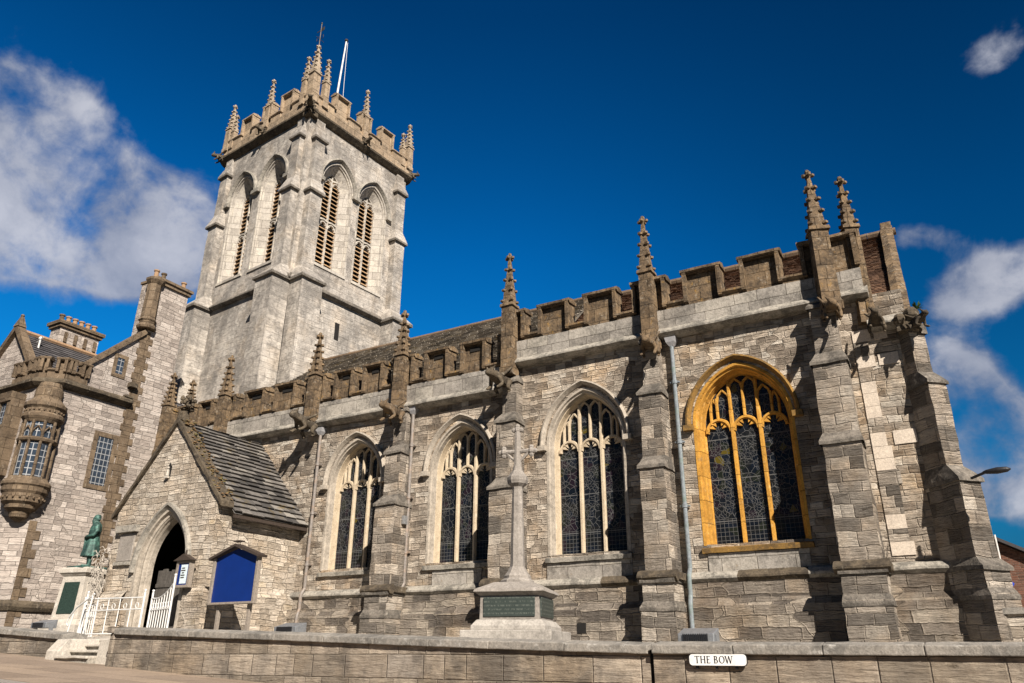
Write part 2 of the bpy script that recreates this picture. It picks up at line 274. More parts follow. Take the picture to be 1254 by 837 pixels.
def leaded(name, cell=13.0, dark=1.0, border=True):
    """stained glass seen from outside: near-black panes, pale leads, a grid of quarries at the foot"""
    m, t = new_mat(name); uv = t.n('ShaderNodeTexCoord').outputs['UV']
    wv = t.vm('ADD', uv, t.vm('SCALE', t.vm('SUBTRACT', t.noise(uv, 3.0, 3, .5, out=1), (.5, .5, .5)), scale=.16))
    def edge(sc, wdt, vec):
        v = t.n('ShaderNodeTexVoronoi', voronoi_dimensions='2D', feature='DISTANCE_TO_EDGE'); v.inputs['Scale'].default_value = sc; t.put(v.inputs['Vector'], vec)
        return t.m('LESS_THAN', t.m('DIVIDE', v.outputs['Distance'], sc), wdt)
    e1 = edge(6.0, .0048, wv); e2 = edge(cell, .003, t.mapping(wv, (1, .8, 1)))
    msk = t.m('GREATER_THAN', t.noise(uv, 2.1, 2), .48)
    e = t.m('MAXIMUM', e1, t.m('MULTIPLY', e2, msk))
    s = t.sep(uv)
    def grid(v, k, wd): return t.m('LESS_THAN', t.m('ABSOLUTE', t.m('SUBTRACT', t.m('FRACT', t.m('MULTIPLY', v, k)), .5)), wd)
    gr = t.m('MAXIMUM', grid(s[0], 9.0, .045), grid(s[1], 9.0, .045))
    foot = t.m('LESS_THAN', s[1], t.m('ADD', 0, 4.85)) if border else 0.0
    e = t.mix(foot, e, gr)
    bar = t.m('LESS_THAN', t.m('ABSOLUTE', t.m('SUBTRACT', t.m('FRACT', t.m('MULTIPLY', s[1], .9)), .3)), .012)
    e = t.m('MAXIMUM', e, bar)
    vc = t.n('ShaderNodeTexVoronoi', voronoi_dimensions='2D'); vc.inputs['Scale'].default_value = 5.2; t.put(vc.inputs['Vector'], wv)
    cs = t.sep(vc.outputs['Color'])
    g = t.ramp(cs[0], [(0, (.006, .008, .012)), (.4, (.009, .010, .011)), (.62, (.014, .009, .014)), (.74, (.008, .011, .018)), (.86, (.013, .016, .011)), (.955, (.012, .012, .012)), (.99, (.085, .066, .010)), (1, (.09, .07, .012))], 'CONSTANT')
    leadc = t.mix(t.noise(uv, 5, 3), (.035, .036, .037), (.15, .153, .153))
    c = t.mix(e, g, leadc)
    rough = t.m('MAXIMUM', t.m('MULTIPLY', e, .6), t.m('ADD', .1, t.m('MULTIPLY', cs[1], .35)))
    finish(t, c, rough, t.m('ADD', t.m('MULTIPLY', t.noise(uv, 6, 2), 1.5), t.m('ADD', e, t.m('MULTIPLY', cs[2], .8))), .008, .8, 0, .25)
    return m
M['glass'] = leaded('leaded_stained_glass')
def lattice(name):
    m, t = new_mat(name); uv = t.n('ShaderNodeTexCoord').outputs['UV']; s = t.sep(uv)
    def grid(v, k, wd): return t.m('LESS_THAN', t.m('ABSOLUTE', t.m('SUBTRACT', t.m('FRACT', t.m('MULTIPLY', v, k)), .5)), wd)
    e = t.m('MAXIMUM', grid(s[0], 5.5, .09), grid(s[1], 4.0, .07))
    idn = t.noise(t.vm('FLOOR', t.vm('MULTIPLY', uv, (5.5, 4.0, 1))), 3.7, 0)
    c = t.mix(e, t.mix(idn, (.012, .016, .022), (.05, .07, .10)), (.26, .27, .28))
    finish(t, c, t.mr(e, 0, 1, .12, .6), t.m('ADD', e, t.m('MULTIPLY', idn, 1.0)), .005, .6, 0, .6); return m
M['lattice'] = lattice('leaded_lattice_glass')
def plaque_mat():
    m, t = new_mat('plaque_of_raised_lines'); uv = t.n('ShaderNodeTexCoord').outputs['UV']; s = t.sep(uv)
    row = t.m('LESS_THAN', t.m('ABSOLUTE', t.m('SUBTRACT', t.m('FRACT', t.m('MULTIPLY', s[1], 16)), .5)), .22)
    ink = t.m('MULTIPLY', row, t.m('GREATER_THAN', t.noise(t.mapping(uv, (60, 16, 1)), 1, 2), .5))
    c = t.mix(ink, t.mix(t.noise(uv, 7, 5), (.026, .036, .032), (.06, .075, .066)), (.10, .115, .10))
    finish(t, c, .45, ink, .004, 1, .2, .4); return m
M['plaque'] = plaque_mat()

# ------------------------------------------------------------------ mesh builder
class MB:
    def __init__(s, mat=None): s.V = []; s.F = []; s.MI = []; s.M = mat or Matrix()
    def face(s, pts, mi=0):
        i = len(s.V); s.V += [s.M @ Vector(p) for p in pts]; s.F.append(tuple(range(i, i+len(pts)))); s.MI.append(mi)
    def grid(s, rings, mi=0, close=False, cap=False):
        """connect successive rings of equal length"""
        i0 = len(s.V); n = len(rings[0])
        for r in rings: s.V += [s.M @ Vector(p) for p in r]
        for a in range(len(rings)-1):
            for b in range(n if close else n-1):
                c = (b+1) % n; s.F.append((i0+a*n+b, i0+a*n+c, i0+(a+1)*n+c, i0+(a+1)*n+b)); s.MI.append(mi)
        if cap:
            s.F.append(tuple(i0+b for b in range(n))[::-1]); s.MI.append(mi)
            s.F.append(tuple(i0+(len(rings)-1)*n+b for b in range(n))); s.MI.append(mi)
    def box(s, x0, x1, y0, y1, z0, z1, mi=0):
        s.grid([[(x0, y0, z0), (x1, y0, z0), (x1, y1, z0), (x0, y1, z0)], [(x0, y0, z1), (x1, y0, z1), (x1, y1, z1), (x0, y1, z1)]], mi, True, True)
    def frust(s, c, z0, z1, a, b, mi=0, rot=0.0):
        """square frustum, half sizes a -> b"""
        def ring(h, z): return [(c[0]+h*math.sqrt(2)*math.cos(rot+R(45+90*k)), c[1]+h*math.sqrt(2)*math.sin(rot+R(45+90*k)), z) for k in range(4)]
        s.grid([ring(a, z0), ring(b, z1)], mi, True, True)
    def prism(s, poly, axis, lo, hi, mi=0):
        f = {'y': lambda p, t: (p[0], t, p[1]), 'x': lambda p, t: (t, p[0], p[1]), 'z': lambda p, t: (p[0], p[1], t)}[axis]
        s.grid([[f(p, lo) for p in poly], [f(p, hi) for p in poly]], mi, True, True)
    def tube(s, pts, r, n=8, mi=0):
        pts = [Vector(p) for p in pts]; rings = []; rr = r if isinstance(r, (list, tuple)) else [r]*len(pts)
        for k, p in enumerate(pts):
            d = (pts[min(k+1, len(pts)-1)]-pts[max(k-1, 0)]).normalized()
            a = d.orthogonal().normalized() if k == 0 else (a-d*a.dot(d)).normalized()
            b = d.cross(a); rings.append([p+(a*math.cos(2*math.pi*j/n)+b*math.sin(2*math.pi*j/n))*rr[k] for j in range(n)])
        s.grid(rings, mi, True, True)
    def lathe(s, prof, c, n=16, mi=0, rot=0.0, sx=1.0, sy=1.0):
        s.grid([[(c[0]+r*sx*math.cos(rot+2*math.pi*j/n), c[1]+r*sy*math.sin(rot+2*math.pi*j/n), c[2]+z) for j in range(n)] for r, z in prof], mi, True, True)
    def blob(s, c, r, mi=0, n=6, m=4, squash=(1, 1, 1)):
        s.grid([[(c[0]+r*squash[0]*math.sin(math.pi*(i+.02)/(m+.04))*math.cos(2*math.pi*j/n), c[1]+r*squash[1]*math.sin(math.pi*(i+.02)/(m+.04))*math.sin(2*math.pi*j/n), c[2]-r*squash[2]*math.cos(math.pi*(i+.02)/(m+.04))) for j in range(n)] for i in range(m+1)], mi, True, True)
    def sweep(s, path, w, y0, y1, mi=0, closed=False, cham=0.0):
        """bar of in-plane width w along an XZ path, from depth y0 to y1 (optionally with chamfered front arrises)"""
        n = len(path); rings = []
        for k, p in enumerate(path):
            q = Vector(path[(k+1) % n] if closed else path[min(k+1, n-1)]); o = Vector(path[(k-1) % n] if closed else path[max(k-1, 0)])
            d1 = (Vector(p)-o); d2 = (q-Vector(p)); d1 = d1.normalized() if d1.length > 1e-6 else d2.normalized(); d2 = d2.normalized() if d2.length > 1e-6 else d1
            d = (d1+d2).normalized() if (d1+d2).length > .2 else d1
            sc = 1/max(.5, d.dot(d1)); nx, nz = -d[1]*w/2*sc, d[0]*w/2*sc; k2 = 1-cham
            yc = y0+(y1-y0)*.45*(1 if cham else 0)
            if cham: rings.append([(p[0]-nx, yc, p[1]-nz), (p[0]-nx*k2, y0, p[1]-nz*k2), (p[0]+nx*k2, y0, p[1]+nz*k2), (p[0]+nx, yc, p[1]+nz), (p[0]+nx, y1, p[1]+nz), (p[0]-nx, y1, p[1]-nz)])
            else: rings.append([(p[0]-nx, y0, p[1]-nz), (p[0]+nx, y0, p[1]+nz), (p[0]+nx, y1, p[1]+nz), (p[0]-nx, y1, p[1]-nz)])
        if closed: rings.append(rings[0])
        s.grid(rings, mi, True, not closed)
    def build(s, name, mats, parent=None, rough=None, bevel=0, smooth=False, label=None):
        mats = mats if isinstance(mats, (list, tuple)) else [mats]
        bm = bmesh.new(); vs_ = [bm.verts.new(v) for v in s.V]
        for f, mi in zip(s.F, s.MI):
            try: fc = bm.faces.new([vs_[i] for i in f]); fc.material_index = mi
            except ValueError: pass
        bmesh.ops.remove_doubles(bm, verts=bm.verts, dist=2e-4)
        bmesh.ops.dissolve_degenerate(bm, edges=bm.edges, dist=1e-5)
        bmesh.ops.recalc_face_normals(bm, faces=bm.faces)
        uvl = bm.loops.layers.uv.new('UVMap'); Z = Vector((0, 0, 1))
        for f in bm.faces:
            n = f.normal
            if abs(n.z) > .8 or n.length < .5:
                for l in f.loops: l[uvl].uv = (l.vert.co.x, l.vert.co.y)
            else:
                tg = Z.cross(n).normalized()
                if abs(tg.x) > .05 and tg.x < 0 or abs(tg.x) <= .05 and tg.y < 0: tg = -tg
                sl_ = math.sqrt(max(.05, 1-n.z*n.z))
                for l in f.loops: l[uvl].uv = (l.vert.co.dot(tg), l.vert.co.z/sl_)
        if rough:
            cut, amp, fr = rough
            bmesh.ops.triangulate(bm, faces=[f for f in bm.faces if len(f.verts) > 4])
            for _ in range(7):
                es = [e for e in bm.edges if e.calc_length() > cut]
                if not es or len(bm.verts) > 60000: break
                bmesh.ops.subdivide_edges(bm, edges=es, cuts=1, use_grid_fill=True)
            for v in bm.verts:
                v.co += noise.noise_vector(v.co*fr)*amp + noise.noise_vector(v.co*fr*3.1)*amp*.45
        xs = [v.co for v in bm.verts]
        o_ = Vector(((min(v.x for v in xs)+max(v.x for v in xs))/2, (min(v.y for v in xs)+max(v.y for v in xs))/2, min(v.z for v in xs)))
        bmesh.ops.translate(bm, verts=bm.verts, vec=-o_)
        me = bpy.data.meshes.new(name); bm.to_mesh(me); bm.free()
        for m in mats: me.materials.append(m)
        if smooth:
            for p in me.polygons: p.use_smooth = True
        ob = bpy.data.objects.new(name, me); col.objects.link(ob)
        if parent is not None: ob.parent = parent; ob.location = o_-world_loc(parent)
        else: ob.location = o_
        if bevel:
            b = ob.modifiers.new('bevel', 'BEVEL'); b.width = bevel; b.segments = 2; b.limit_method = 'ANGLE'; b.angle_limit = R(40)
        if label: ob['label'] = label
        return ob
def world_loc(o):
    p = Vector(o.location)
    while o.parent: o = o.parent; p += Vector(o.location)
    return p
def tag(o, label, cat, group=None):
    o['label'] = label; o['category'] = cat
    if group: o['group'] = group
    return o
def thing(name, loc, label, cat, group=None):
    o = bpy.data.objects.new(name, None); col.objects.link(o); o.location = loc; o.empty_display_size = .3
    return tag(o, label, cat, group)
def structure(o): o['kind'] = 'structure'; return o
def arch(cx, hw, spring, rise, inset=0.0, n=12):
    """two-centred pointed arch, left springing to right springing, inset concentrically"""
    Rr = (rise*rise+hw*hw)/(2*hw); r = Rr-inset; c = Rr-hw
    th = math.acos(max(-1, min(1, c/r)))
    left = [(cx+c-r*math.cos(th*k/n), spring+r*math.sin(th*k/n)) for k in range(n+1)]
    return left+[(2*cx-x, z) for x, z in reversed(left[:-1])]
def arch_z(x, pts):
    for (a, b), (c, d) in zip(pts, pts[1:]):
        if min(a, c)-1e-6 <= x <= max(a, c)+1e-6 and abs(c-a) > 1e-9: return b+(d-b)*(x-a)/(c-a)
    return pts[0][1]
def wall_with_arches(mb, x0, x1, z0, z1, y, wins, mi=0):
    """front sheet in the plane Y=y with arched holes; wins = list of (polyline, sill z)"""
    x = x0
    for pts, sill in sorted(wins, key=lambda q: q[0][0][0]):
        l, r_ = pts[0][0], pts[-1][0]
        mb.face([(x, y, z0), (l, y, z0), (l, y, z1), (x, y, z1)], mi)
        mb.face([(l, y, z0), (r_, y, z0), (r_, y, sill), (l, y, sill)], mi)
        for (a, b), (c, d) in zip(pts, pts[1:]): mb.face([(a, y, b), (c, y, d), (c, y, z1), (a, y, z1)], mi)
        x = r_
    mb.face([(x, y, z0), (x1, y, z0), (x1, y, z1), (x, y, z1)], mi)

# ------------------------------------------------------------------ ground
def gz(x): return .40-.05*x if x > -40 else 2.4
def tz(x): return 1.47-.0145*x
g = MB()
g.face([(-400, -400, gz(-40)), (-40, -400, gz(-40)), (-40, 400, gz(-40)), (-400, 400, gz(-40))])
xs = [-40, -30, -22, -16, -10, -4, 4, 20]
for a, b in zip(xs, xs[1:]): g.face([(a, -400, gz(a)), (b, -400, gz(b)), (b, 400, gz(b)), (a, 400, gz(a))])
g.face([(20, -400, gz(20)), (400, -400, gz(20)), (400, 400, gz(20)), (20, 400, gz(20))])
structure(g.build('ground', M['asphalt']))
g = MB()
def strip(mb, y0, y1, dz_, mi=0):
    for a, b in zip(xs, xs[1:]):
        mb.grid([[(a, y0, gz(a)-.2), (b, y0, gz(b)-.2)], [(a, y0, gz(a)+dz_), (b, y0, gz(b)+dz_)], [(a, y1, gz(a)+dz_), (b, y1, gz(b)+dz_)]], mi)
strip(g, 6.3, 11.2, .12); structure(g.build('pavement', M['pavement']))
g = MB(); strip(g, 6.02, 6.295, .125); structure(g.build('kerb', M['granite']))
g = MB()
for a, b in ((-45, -30), (-30, -19.0), (-14.2, -8), (-8, 0), (0, 30)):
    g.face([(a, 9.8, tz(a)), (b, 9.8, tz(b)), (b, 60, tz(b)), (a, 60, tz(a))])
g.face([(-19, 11.3, tz(-19)), (-14.2, 11.3, tz(-14.2)), (-14.2, 60, tz(-14.2)), (-19, 60, tz(-19))])
structure(g.build('terrace', M['paving']))

# ------------------------------------------------------------------ the church
church = thing('parish_church', (-14, 22, tz(-14)), 'medieval grey stone parish church with battlements, traceried windows and a tall square tower', 'church')
ROUGH = (.30, .018, 2.2)
YW = 20.0
# windows: cx, outer half width, spring, rise of moulding, stone materials
WINS = [(-4.40, 1.32, 7.35, 1.62, 'ochre', 'E'), (-9.03, 1.26, 7.35, 1.68, 'winstone', 'E'), (-13.45, 1.20, 7.05, 1.58, 'winstone', 'W'), (-17.87, 1.20, 7.05, 1.58, 'winstone', 'W')]
SILL = 4.14
def arch_hole(cx, hw, sp, ri, inset=0.0): return arch(cx, hw, sp, ri, inset, 14)
wb = MB()
XE0, XE1, XW0 = -11.42, -0.05, -29.0
wall_with_arches(wb, XE0, XE1, 3.36, 10.2, YW, [(arch_hole(*q[:4]), SILL) for q in WINS if q[5] == 'E'])
wall_with_arches(wb, XW0, XE0, 3.36, 9.44, YW, [(arch_hole(*q[:4]), SILL) for q in WINS if q[5] == 'W'])
wb.face([(XE0, YW, 9.44), (XE0, YW, 10.2), (XE0, 20.6, 10.2), (XE0, 20.6, 9.44)])
wb.face([(XE1, YW, 3.36), (XE1, 33, 3.36), (XE1, 33, 10.2), (XE1, YW, 10.2)])
wb.face([(XW0, YW, 3.36), (XW0, 27, 3.36), (XW0, 27, 9.44), (XW0, YW, 9.44)])
wb.build('aisle_wall', M['rubble'], church, (.32, .012, 1.7))
# plinth in two stages with weathered chamfer
pb = MB()
for (a, b) in ((XW0, XE1+.1),):
    pb.grid([[(a, 19.66, 1.2), (b, 19.66, 1.2)], [(a, 19.66, 2.62), (b, 19.66, 2.62)], [(a, 19.84, 2.80), (b, 19.84, 2.80)], [(a, 19.84, 3.3), (b, 19.84, 3.3)]])
    pb.grid([[(b, 19.66, 1.2), (b, 33, 1.2)], [(b, 19.66, 2.62), (b, 33, 2.62)], [(b, 19.84, 2.80), (b, 33, 2.80)], [(b, 19.84, 3.3), (b, 33, 3.3)]])
pb.build('plinth', M['plinth'], church, (.3, .02, 1.8))
def string_profile(mb, x0, x1, y, z, p=.2, h=.22, mi=0, cap=True):
    """weathered string course: sloped top, square nose, undercut below"""
    prof = [(y+.1, z-.10), (y-p*.45, z-.08), (y-p, z+.0), (y-p, z+.05), (y-p*.25, z+h-.04), (y+.1, z+h)]
    mb.prism(prof, 'x', x0, x1, mi)
sb = MB(); string_profile(sb, XW0, XE1+.15, 19.9, 3.28, .15, .2, 0)
sb.build('string_course', M['cornice'], church, (.3, .014, 2.5))
for a, b in ((-8.6, -7.55), (-4.9, -3.22)):
    sb = MB(); string_profile(sb, a, b, 19.892, 3.282, .15, .2); sb.build('string_course', M['ham_dark'], church, (.3, .014, 2.5), label='rust brown replaced length of string course')
for a, b, z in ((XE0-.02, -.78, 10.16), (XW0-.1, XE0+.02, 9.38), (-.95, XE1+.28, 9.22)):
    cb = MB(); string_profile(cb, a, b, 19.92, z, .26, .30); cb.build('cornice', M['cornice'], church, (.3, .014, 2.2))

# --- windows
def tracery(mb, cx, hw, sp, ri, y0, y1, sill):
    inn = arch_hole(cx, hw, sp, ri, .205); wl = hw-.205; mw = .115
    mx = [cx-wl/3, cx+wl/3]; lc = [cx-2*wl/3, cx, cx+2*wl/3]
    for x in mx: mb.sweep([(x, sill), (x, sp+.45)], mw, y0, y1, 0, False, .45)
    top = max(z for _, z in inn)
    hz = sp+.12                                    # springing of the light heads
    for x in lc:
        a = wl/3-mw*.35
        hd = arch(x, a, hz-.28, a*1.08, 0, 7)
        mb.sweep(hd, .10, y0+.015, y1, 0, False, .4)
        for k, s_ in ((3, .26), (5, .20), (9, .20), (11, .26)):     # cusps
            p = Vector(hd[k]); c = Vector((x, hz-.28+.05)); d = (c-p).normalized()
            q = p+d*s_*.8; n_ = Vector((-d.y, d.x))*.075
            mb.grid([[(p.x-n_.x, y0+.05, p.y-n_.y), (q.x, y0+.05, q.y), (p.x+n_.x, y0+.05, p.y+n_.y)], [(p.x-n_.x, y1-.04, p.y-n_.y), (q.x, y1-.04, q.y), (p.x+n_.x, y1-.04, p.y+n_.y)]], 0, True, True)
        # spandrel infill so the heads read as carved stone
    bars = []
    for x in mx+lc+[lc[0]-wl/6*1.0, lc[2]+wl/6*1.0]:
        zt = arch_z(x, inn); zb = sp+.35 if x in mx else hz-.28+(wl/3)*.98
        if x not in mx+lc: zb = hz-.05
        if zt-zb > .12:
            zt2 = zb+(zt-zb)*(1.0 if x in mx else .80)
            mb.sweep([(x, zb), (x, zt2)], .095 if x in mx else .075, y0+.01, y1, 0, False, .45); bars.append((x, zt2))
    bars.sort()
    for (xa, za), (xb, zb) in zip(bars, bars[1:]):
        xm = (xa+xb)/2; h = min(arch_z(xm, inn)-.02, min(za, zb)+.22); b0 = min(za, zb)-.16
        mb.sweep([(xa, b0), (xa*.75+xm*.25, b0+(h-b0)*.62), (xm, h)], .06, y0+.03, y1, 0, False, .4)
        mb.sweep([(xb, b0), (xb*.75+xm*.25, b0+(h-b0)*.62), (xm, h)], .06, y0+.03, y1, 0, False, .4)
def church_window(cx, hw, sp, ri, ms, y=YW, label=None):
    """arch mouldings stepping back through the wall, tracery and sill"""
    mb = MB()
    steps = [(-.02, y-.012), (.055, y-.012), (.075, y+.06), (.12, y+.065), (.135, y+.22), (.155, y+.23), (.175, y+.43), (.205, y+.44), (.205, y+.70)]
    split = 4
    rings = []
    for ins, yy in steps:
        pts = arch_hole(cx, hw, sp, ri, ins); pts = [(pts[0][0], SILL-.02)]+pts+[(pts[-1][0], SILL-.02)]
        rings.append([(x, yy, z) for x, z in pts])
    mb.grid(rings[:split+1], 1); mb.grid(rings[split:], 0)
    tracery(mb, cx, hw, sp, ri, y+.36, y+.51, SILL+.05)
    outer = M['ochre'] if ms == 'ochre' else M['archstone']
    f = mb.build('window', [M[ms], outer], church, None, 0, label=label)
    sl_ = MB(); a = hw+.06
    sl_.prism([(y-.10, SILL-.22), (y-.12, SILL-.10), (y+.7, SILL+.09), (y+.7, SILL-.22)], 'x', cx-a, cx+a)
    sl_.build('sill', M['ochre_dark'] if ms == 'ochre' else M['cornice'], f, (.25, .012, 3))
    hb = MB()
    hp = arch_hole(cx, hw+.13, sp+.02, ri+.15)
    prof = [(.07, y+.05), (.065, y-.13), (.015, y-.15), (-.06, y-.03), (-.07, y+.05)]
    rr = []
    for k, (x, z) in enumerate(hp):
        q = Vector(hp[min(k+1, len(hp)-1)])-Vector(hp[max(k-1, 0)]); q.normalize(); n_ = Vector((-q.y, q.x))
        rr.append([(x+n_.x*o, yy, z+n_.y*o) for o, yy in prof])
    hb.grid(rr, 0, True, True)
    for s_ in (0, -1):
        x, z = hp[s_]; hb.box(x-.13, x+.13, y-.17, y+.05, z-.16, z-.01)
    hb.build('hood_mould', M['ochre_dark'] if ms == 'ochre' else M['archstone'], f, (.25, .006, 3))
    gb = MB(); pts = arch_hole(cx, hw, sp, ri, .205)
    gb.face([(x, y+.47, z) for x, z in [(pts[0][0], SILL)]+pts+[(pts[-1][0], SILL)]])
    gb.build('glass', M['glass'], f)
    return f
church_window(*WINS[0][:5], label='window with golden ochre limewashed stonework')
for q in WINS[1:]: church_window(*q[:5])
# rebuilt grey blocks under sills
for cx, hw in ((-4.4, 1.25), (-9.03, 1.3), (-13.45, .9)):
    ab = MB(); ab.box(cx-hw, cx+hw, 19.965, 20.1, SILL-.70, SILL-.235); ab.build('sill_apron', M['band'], church, (.3, .012, 2.5))

pq = MB(); rnd = random.Random(8); z = 3.62
while z < 9.0:      # pale renewed quoins up the east end
    h = rnd.uniform(.28, .42); wd = rnd.choice((.42, .5, .34)); pq.box(-1.36, -1.36+wd, 19.972, 20.02, z, z+h-.008, 0 if rnd.random() < .7 else 1)
    if rnd.random() < .35: pq.box(-.86, -.86+rnd.uniform(.3, .55), 19.975, 20.02, z, z+h-.008, 0)
    z += h
pq.build('renewed_stones', [M['renewed'], M['buttress']], church, (.2, .006, 3))
# --- buttresses: staged boxes with weathered set-offs
def buttress(cx, w, stages, y=YW, ang=0.0, mat='buttress', z0=1.2, corner=None, label=None):
    """stages: (top z, projection, width) from the ground up; each ends in a sloped, dripped set-off"""
    mat4 = Matrix.Translation(Vector((cx, y, 0)))@Matrix.Rotation(ang, 4, 'Z')
    mb = MB(mat4); z = z0
    for k, (zt, p, wd) in enumerate(stages):
        np_, nw = (stages[k+1][1], stages[k+1][2]) if k+1 < len(stages) else (.25, wd*.9)
        h = wd/2; rise = max(.12, (p-np_)*(1.0 if k else .7))
        mb.grid([[(-h, .3, z), (-h, -p, z), (h, -p, z), (h, .3, z)], [(-h, .3, zt), (-h, -p, zt), (h, -p, zt), (h, .3, zt)]], 0)
        o = .055 if k else .02
        mb.grid([[(-h-.02, .3, zt-.13), (-h-o, -p-o, zt-.13), (h+o, -p-o, zt-.13), (h+.02, .3, zt-.13)], [(-h-.02, .3, zt-.02), (-h-o, -p-o, zt-.05), (h+o, -p-o, zt-.05), (h+.02, .3, zt-.02)],
                 [(-nw/2, .3, zt+rise), (-nw/2, -np_, zt+rise), (nw/2, -np_, zt+rise), (nw/2, .3, zt+rise)]], 1)
        z = zt
    return mb.build('buttress', [M[mat], M['setoff']], church, (.26, .028, 1.9), label=label)
BUTT = [(-1.95, 1.0, [(2.62, 1.08, 1.0), (3.3, 1.0, .93), (6.3, .9, .86), (8.4, .70, .80), (10.05, .40, .62)]),
        (-6.72, .9, [(2.62, 1.08, .9), (3.3, 1.0, .8), (6.25, .86, .68), (8.4, .62, .62), (10.05, .38, .5)]),
        (-11.40, .95, [(2.62, 1.1, .95), (3.3, 1.02, .86), (6.15, .9, .78), (8.25, .64, .62), (9.6, .40, .5)]),
        (-15.75, .9, [(2.62, 1.08, .98), (3.3, 1.0, .9), (6.05, .86, .8), (7.8, .60, .62), (9.3, .36, .5)]),
        (-28.7, .9, [(3.3, 1.0, .9), (6.05, .9, .84), (8.6, .6, .7)])]
for cx, w_, st in BUTT: buttress(cx, w_, st)
buttress(XE1+.04, .7, [(2.7, .94, .74), (3.3, .86, .68), (5.2, .72, .58), (7.6, .42, .5), (9.0, .16, .46)], ang=R(45), y=YW+.02, label='diagonal corner buttress dark on its west face')
for cx, w_, st in BUTT[:4]:      # string returning round the buttress plinths
    bs = MB(); p, wd = st[1][1], st[1][2]; string_profile(bs, cx-wd/2-.12, cx+wd/2+.12, 20-p+.04, 3.285, .13, .2)
    bs.box(cx-wd/2-.12, cx+wd/2+.12, 20-p+.1, 19.95, 3.25, 3.42)
    bs.build('string_course', M['ham_dark'], church, (.22, .016, 2.5), label='brown string course round the buttress feet')

# --- battlemented parapets
def parapet(x0, x1, zb, band, sill, top, y=19.80, mats=('band', 'ham'), pattern=None, slit=False, mat4=None, parent=None, thick=.42, name='parapet', mould=True, rough=(.3, .012, 2.4)):
    mb = MB(mat4); L = x1-x0
    y1 = y+thick
    mb.box(x0, x1, y, y1, zb, band, 0)
    spans = [(x0+a*L, x0+b*L) for a, b in pattern]; gaps = []; px = x0
    for a, b in spans:
        if a-px > .02: gaps.append((px, a))
        px = b
    if x1-px > .02: gaps.append((px, x1))
    for a, b in gaps:                                     # crenels with a moulded sill
        mb.box(a, b, y+.012, y1-.01, band, sill-.05, 1)
        mb.prism([(y+.0, sill-.12), (y-.075, sill-.06), (y-.075, sill-.0), (y+.05, sill+.05), (y1+.04, sill+.05), (y1+.04, sill-.12)], 'x', a-.10, b+.10, 1)
    for a, b in spans:                                    # merlons: sunk panel framed by the moulding that steps up and over
        mb.box(a, b, y+.10, y1-.02, band, top-.1, 1)
        mb.prism([(y-.02, top-.18), (y-.085, top-.13), (y-.085, top-.05), (y+thick/2, top+.03), (y1+.06, top-.05), (y1+.06, top-.13)], 'x', a-.06, b+.06, 1)
        for xx in (a-.015, b-.095): mb.box(xx, xx+.11, y-.072, y1+.02, sill-.11, top-.13, 1)
        if slit and b-a > .6: mb.box(a+.3, b-.3, y+.07, y+.12, sill+.62, sill+.76, 2)
    return mb.build(name, [M[mats[0]], M[mats[1]], M['dark']], parent or church, rough)
PAT = [(0, .10), (.215, .435), (.555, .775), (.89, 1.0)]
PX = [-1.72, -6.65, -11.45, -15.85, -19.95, -24.9, -28.7]
for a, b in zip(PX[1:], PX[:-1]):
    if b > -11.4: parapet(a, b, 10.36, 10.94, 11.13, 12.1, pattern=PAT)
    elif b > -25: parapet(a, b, 9.58, 10.18, 10.34, 11.36, pattern=PAT, slit=True)
    else: parapet(a, b, 9.58, 10.18, 10.34, 11.36, pattern=[(0, .12), (.27, .55), (.72, 1)], slit=True)
parapet(-1.72, -.86, 10.36, 10.94, 11.13, 12.1, pattern=[(.0, 1.0)])
rb = MB(); rb.box(-.88, -.80, 19.84, 21.8, 9.5, 12.0); rb.build('parapet', M['ham'], church, (.3, .012, 2))

# --- pinnacles
def pinnacle(mb, c, z0, z1, zt, h=.20, rot=0.0, n=5, mi=0, mi2=0, ms=0):
    mb.frust(c, z0, z0+.25, h*1.12, h*1.12, mi2, rot); mb.frust(c, z0+.25, z1, h, h*.94, ms, rot)
    mb.frust(c, z1, z1+.10, h*1.18, h*1.1, mi, rot)
    top = zt-.22; mb.frust(c, z1+.08, top, h*.86, h*.17, mi, rot)
    for k in range(n):
        z = z1+.22+(top-z1-.35)*k/(n-.3); r = h*.86+(h*.17-h*.86)*(z-z1-.08)/(top-z1-.08)
        for q in range(4):
            a = rot+R(45+90*q); rr = r*1.25+.035
            mb.blob((c[0]+rr*math.cos(a), c[1]+rr*math.sin(a), z), .075*(h/.2)**.5, mi, 5, 3, (1.1, 1.1, .8))
    for q in range(4):
        a = rot+R(90*q); mb.blob((c[0]+.115*math.cos(a), c[1]+.115*math.sin(a), top+.04), .07, mi, 5, 3)
    mb.blob((c[0], c[1], top+.03), .085, mi, 6, 4); mb.blob((c[0], c[1], zt-.08), .075, mi, 6, 4, (1, 1, 1.5))
def add_pinnacle(c, z0, z1, zt, h=.2, rot=0.0, n=5, parent=None, mats=('ham', 'ham'), M4=None):
    mb = MB(M4); pinnacle(mb, c, z0, z1, zt, h, rot, n, 0, 1, 2)
    return mb.build('pinnacle', [M[mats[-1]], M[mats[1]], M[mats[0]]], parent or church, (.14, .014, 4.0))
for i, x in enumerate(PX[:6]):
    e = x > -12
    add_pinnacle((x, 19.66), 9.75 if e else 9.0, 12.15 if e else 11.25, 14.2 if e else 13.05, .235 if i == 0 else .205, R(20) if i == 0 else random.uniform(-.03, .03), 4 if e else 5, mats=('ham', 'ham' if e else 'band', 'ham'))
add_pinnacle((-.95, 20.05), 9.4, 12.2, 13.95, .19, R(22), 4)
add_pinnacle((-28.55, 19.7), 9.2, 11.4, 12.95, .2); add_pinnacle((-28.0, 20.3), 9.4, 11.4, 12.7, .17)

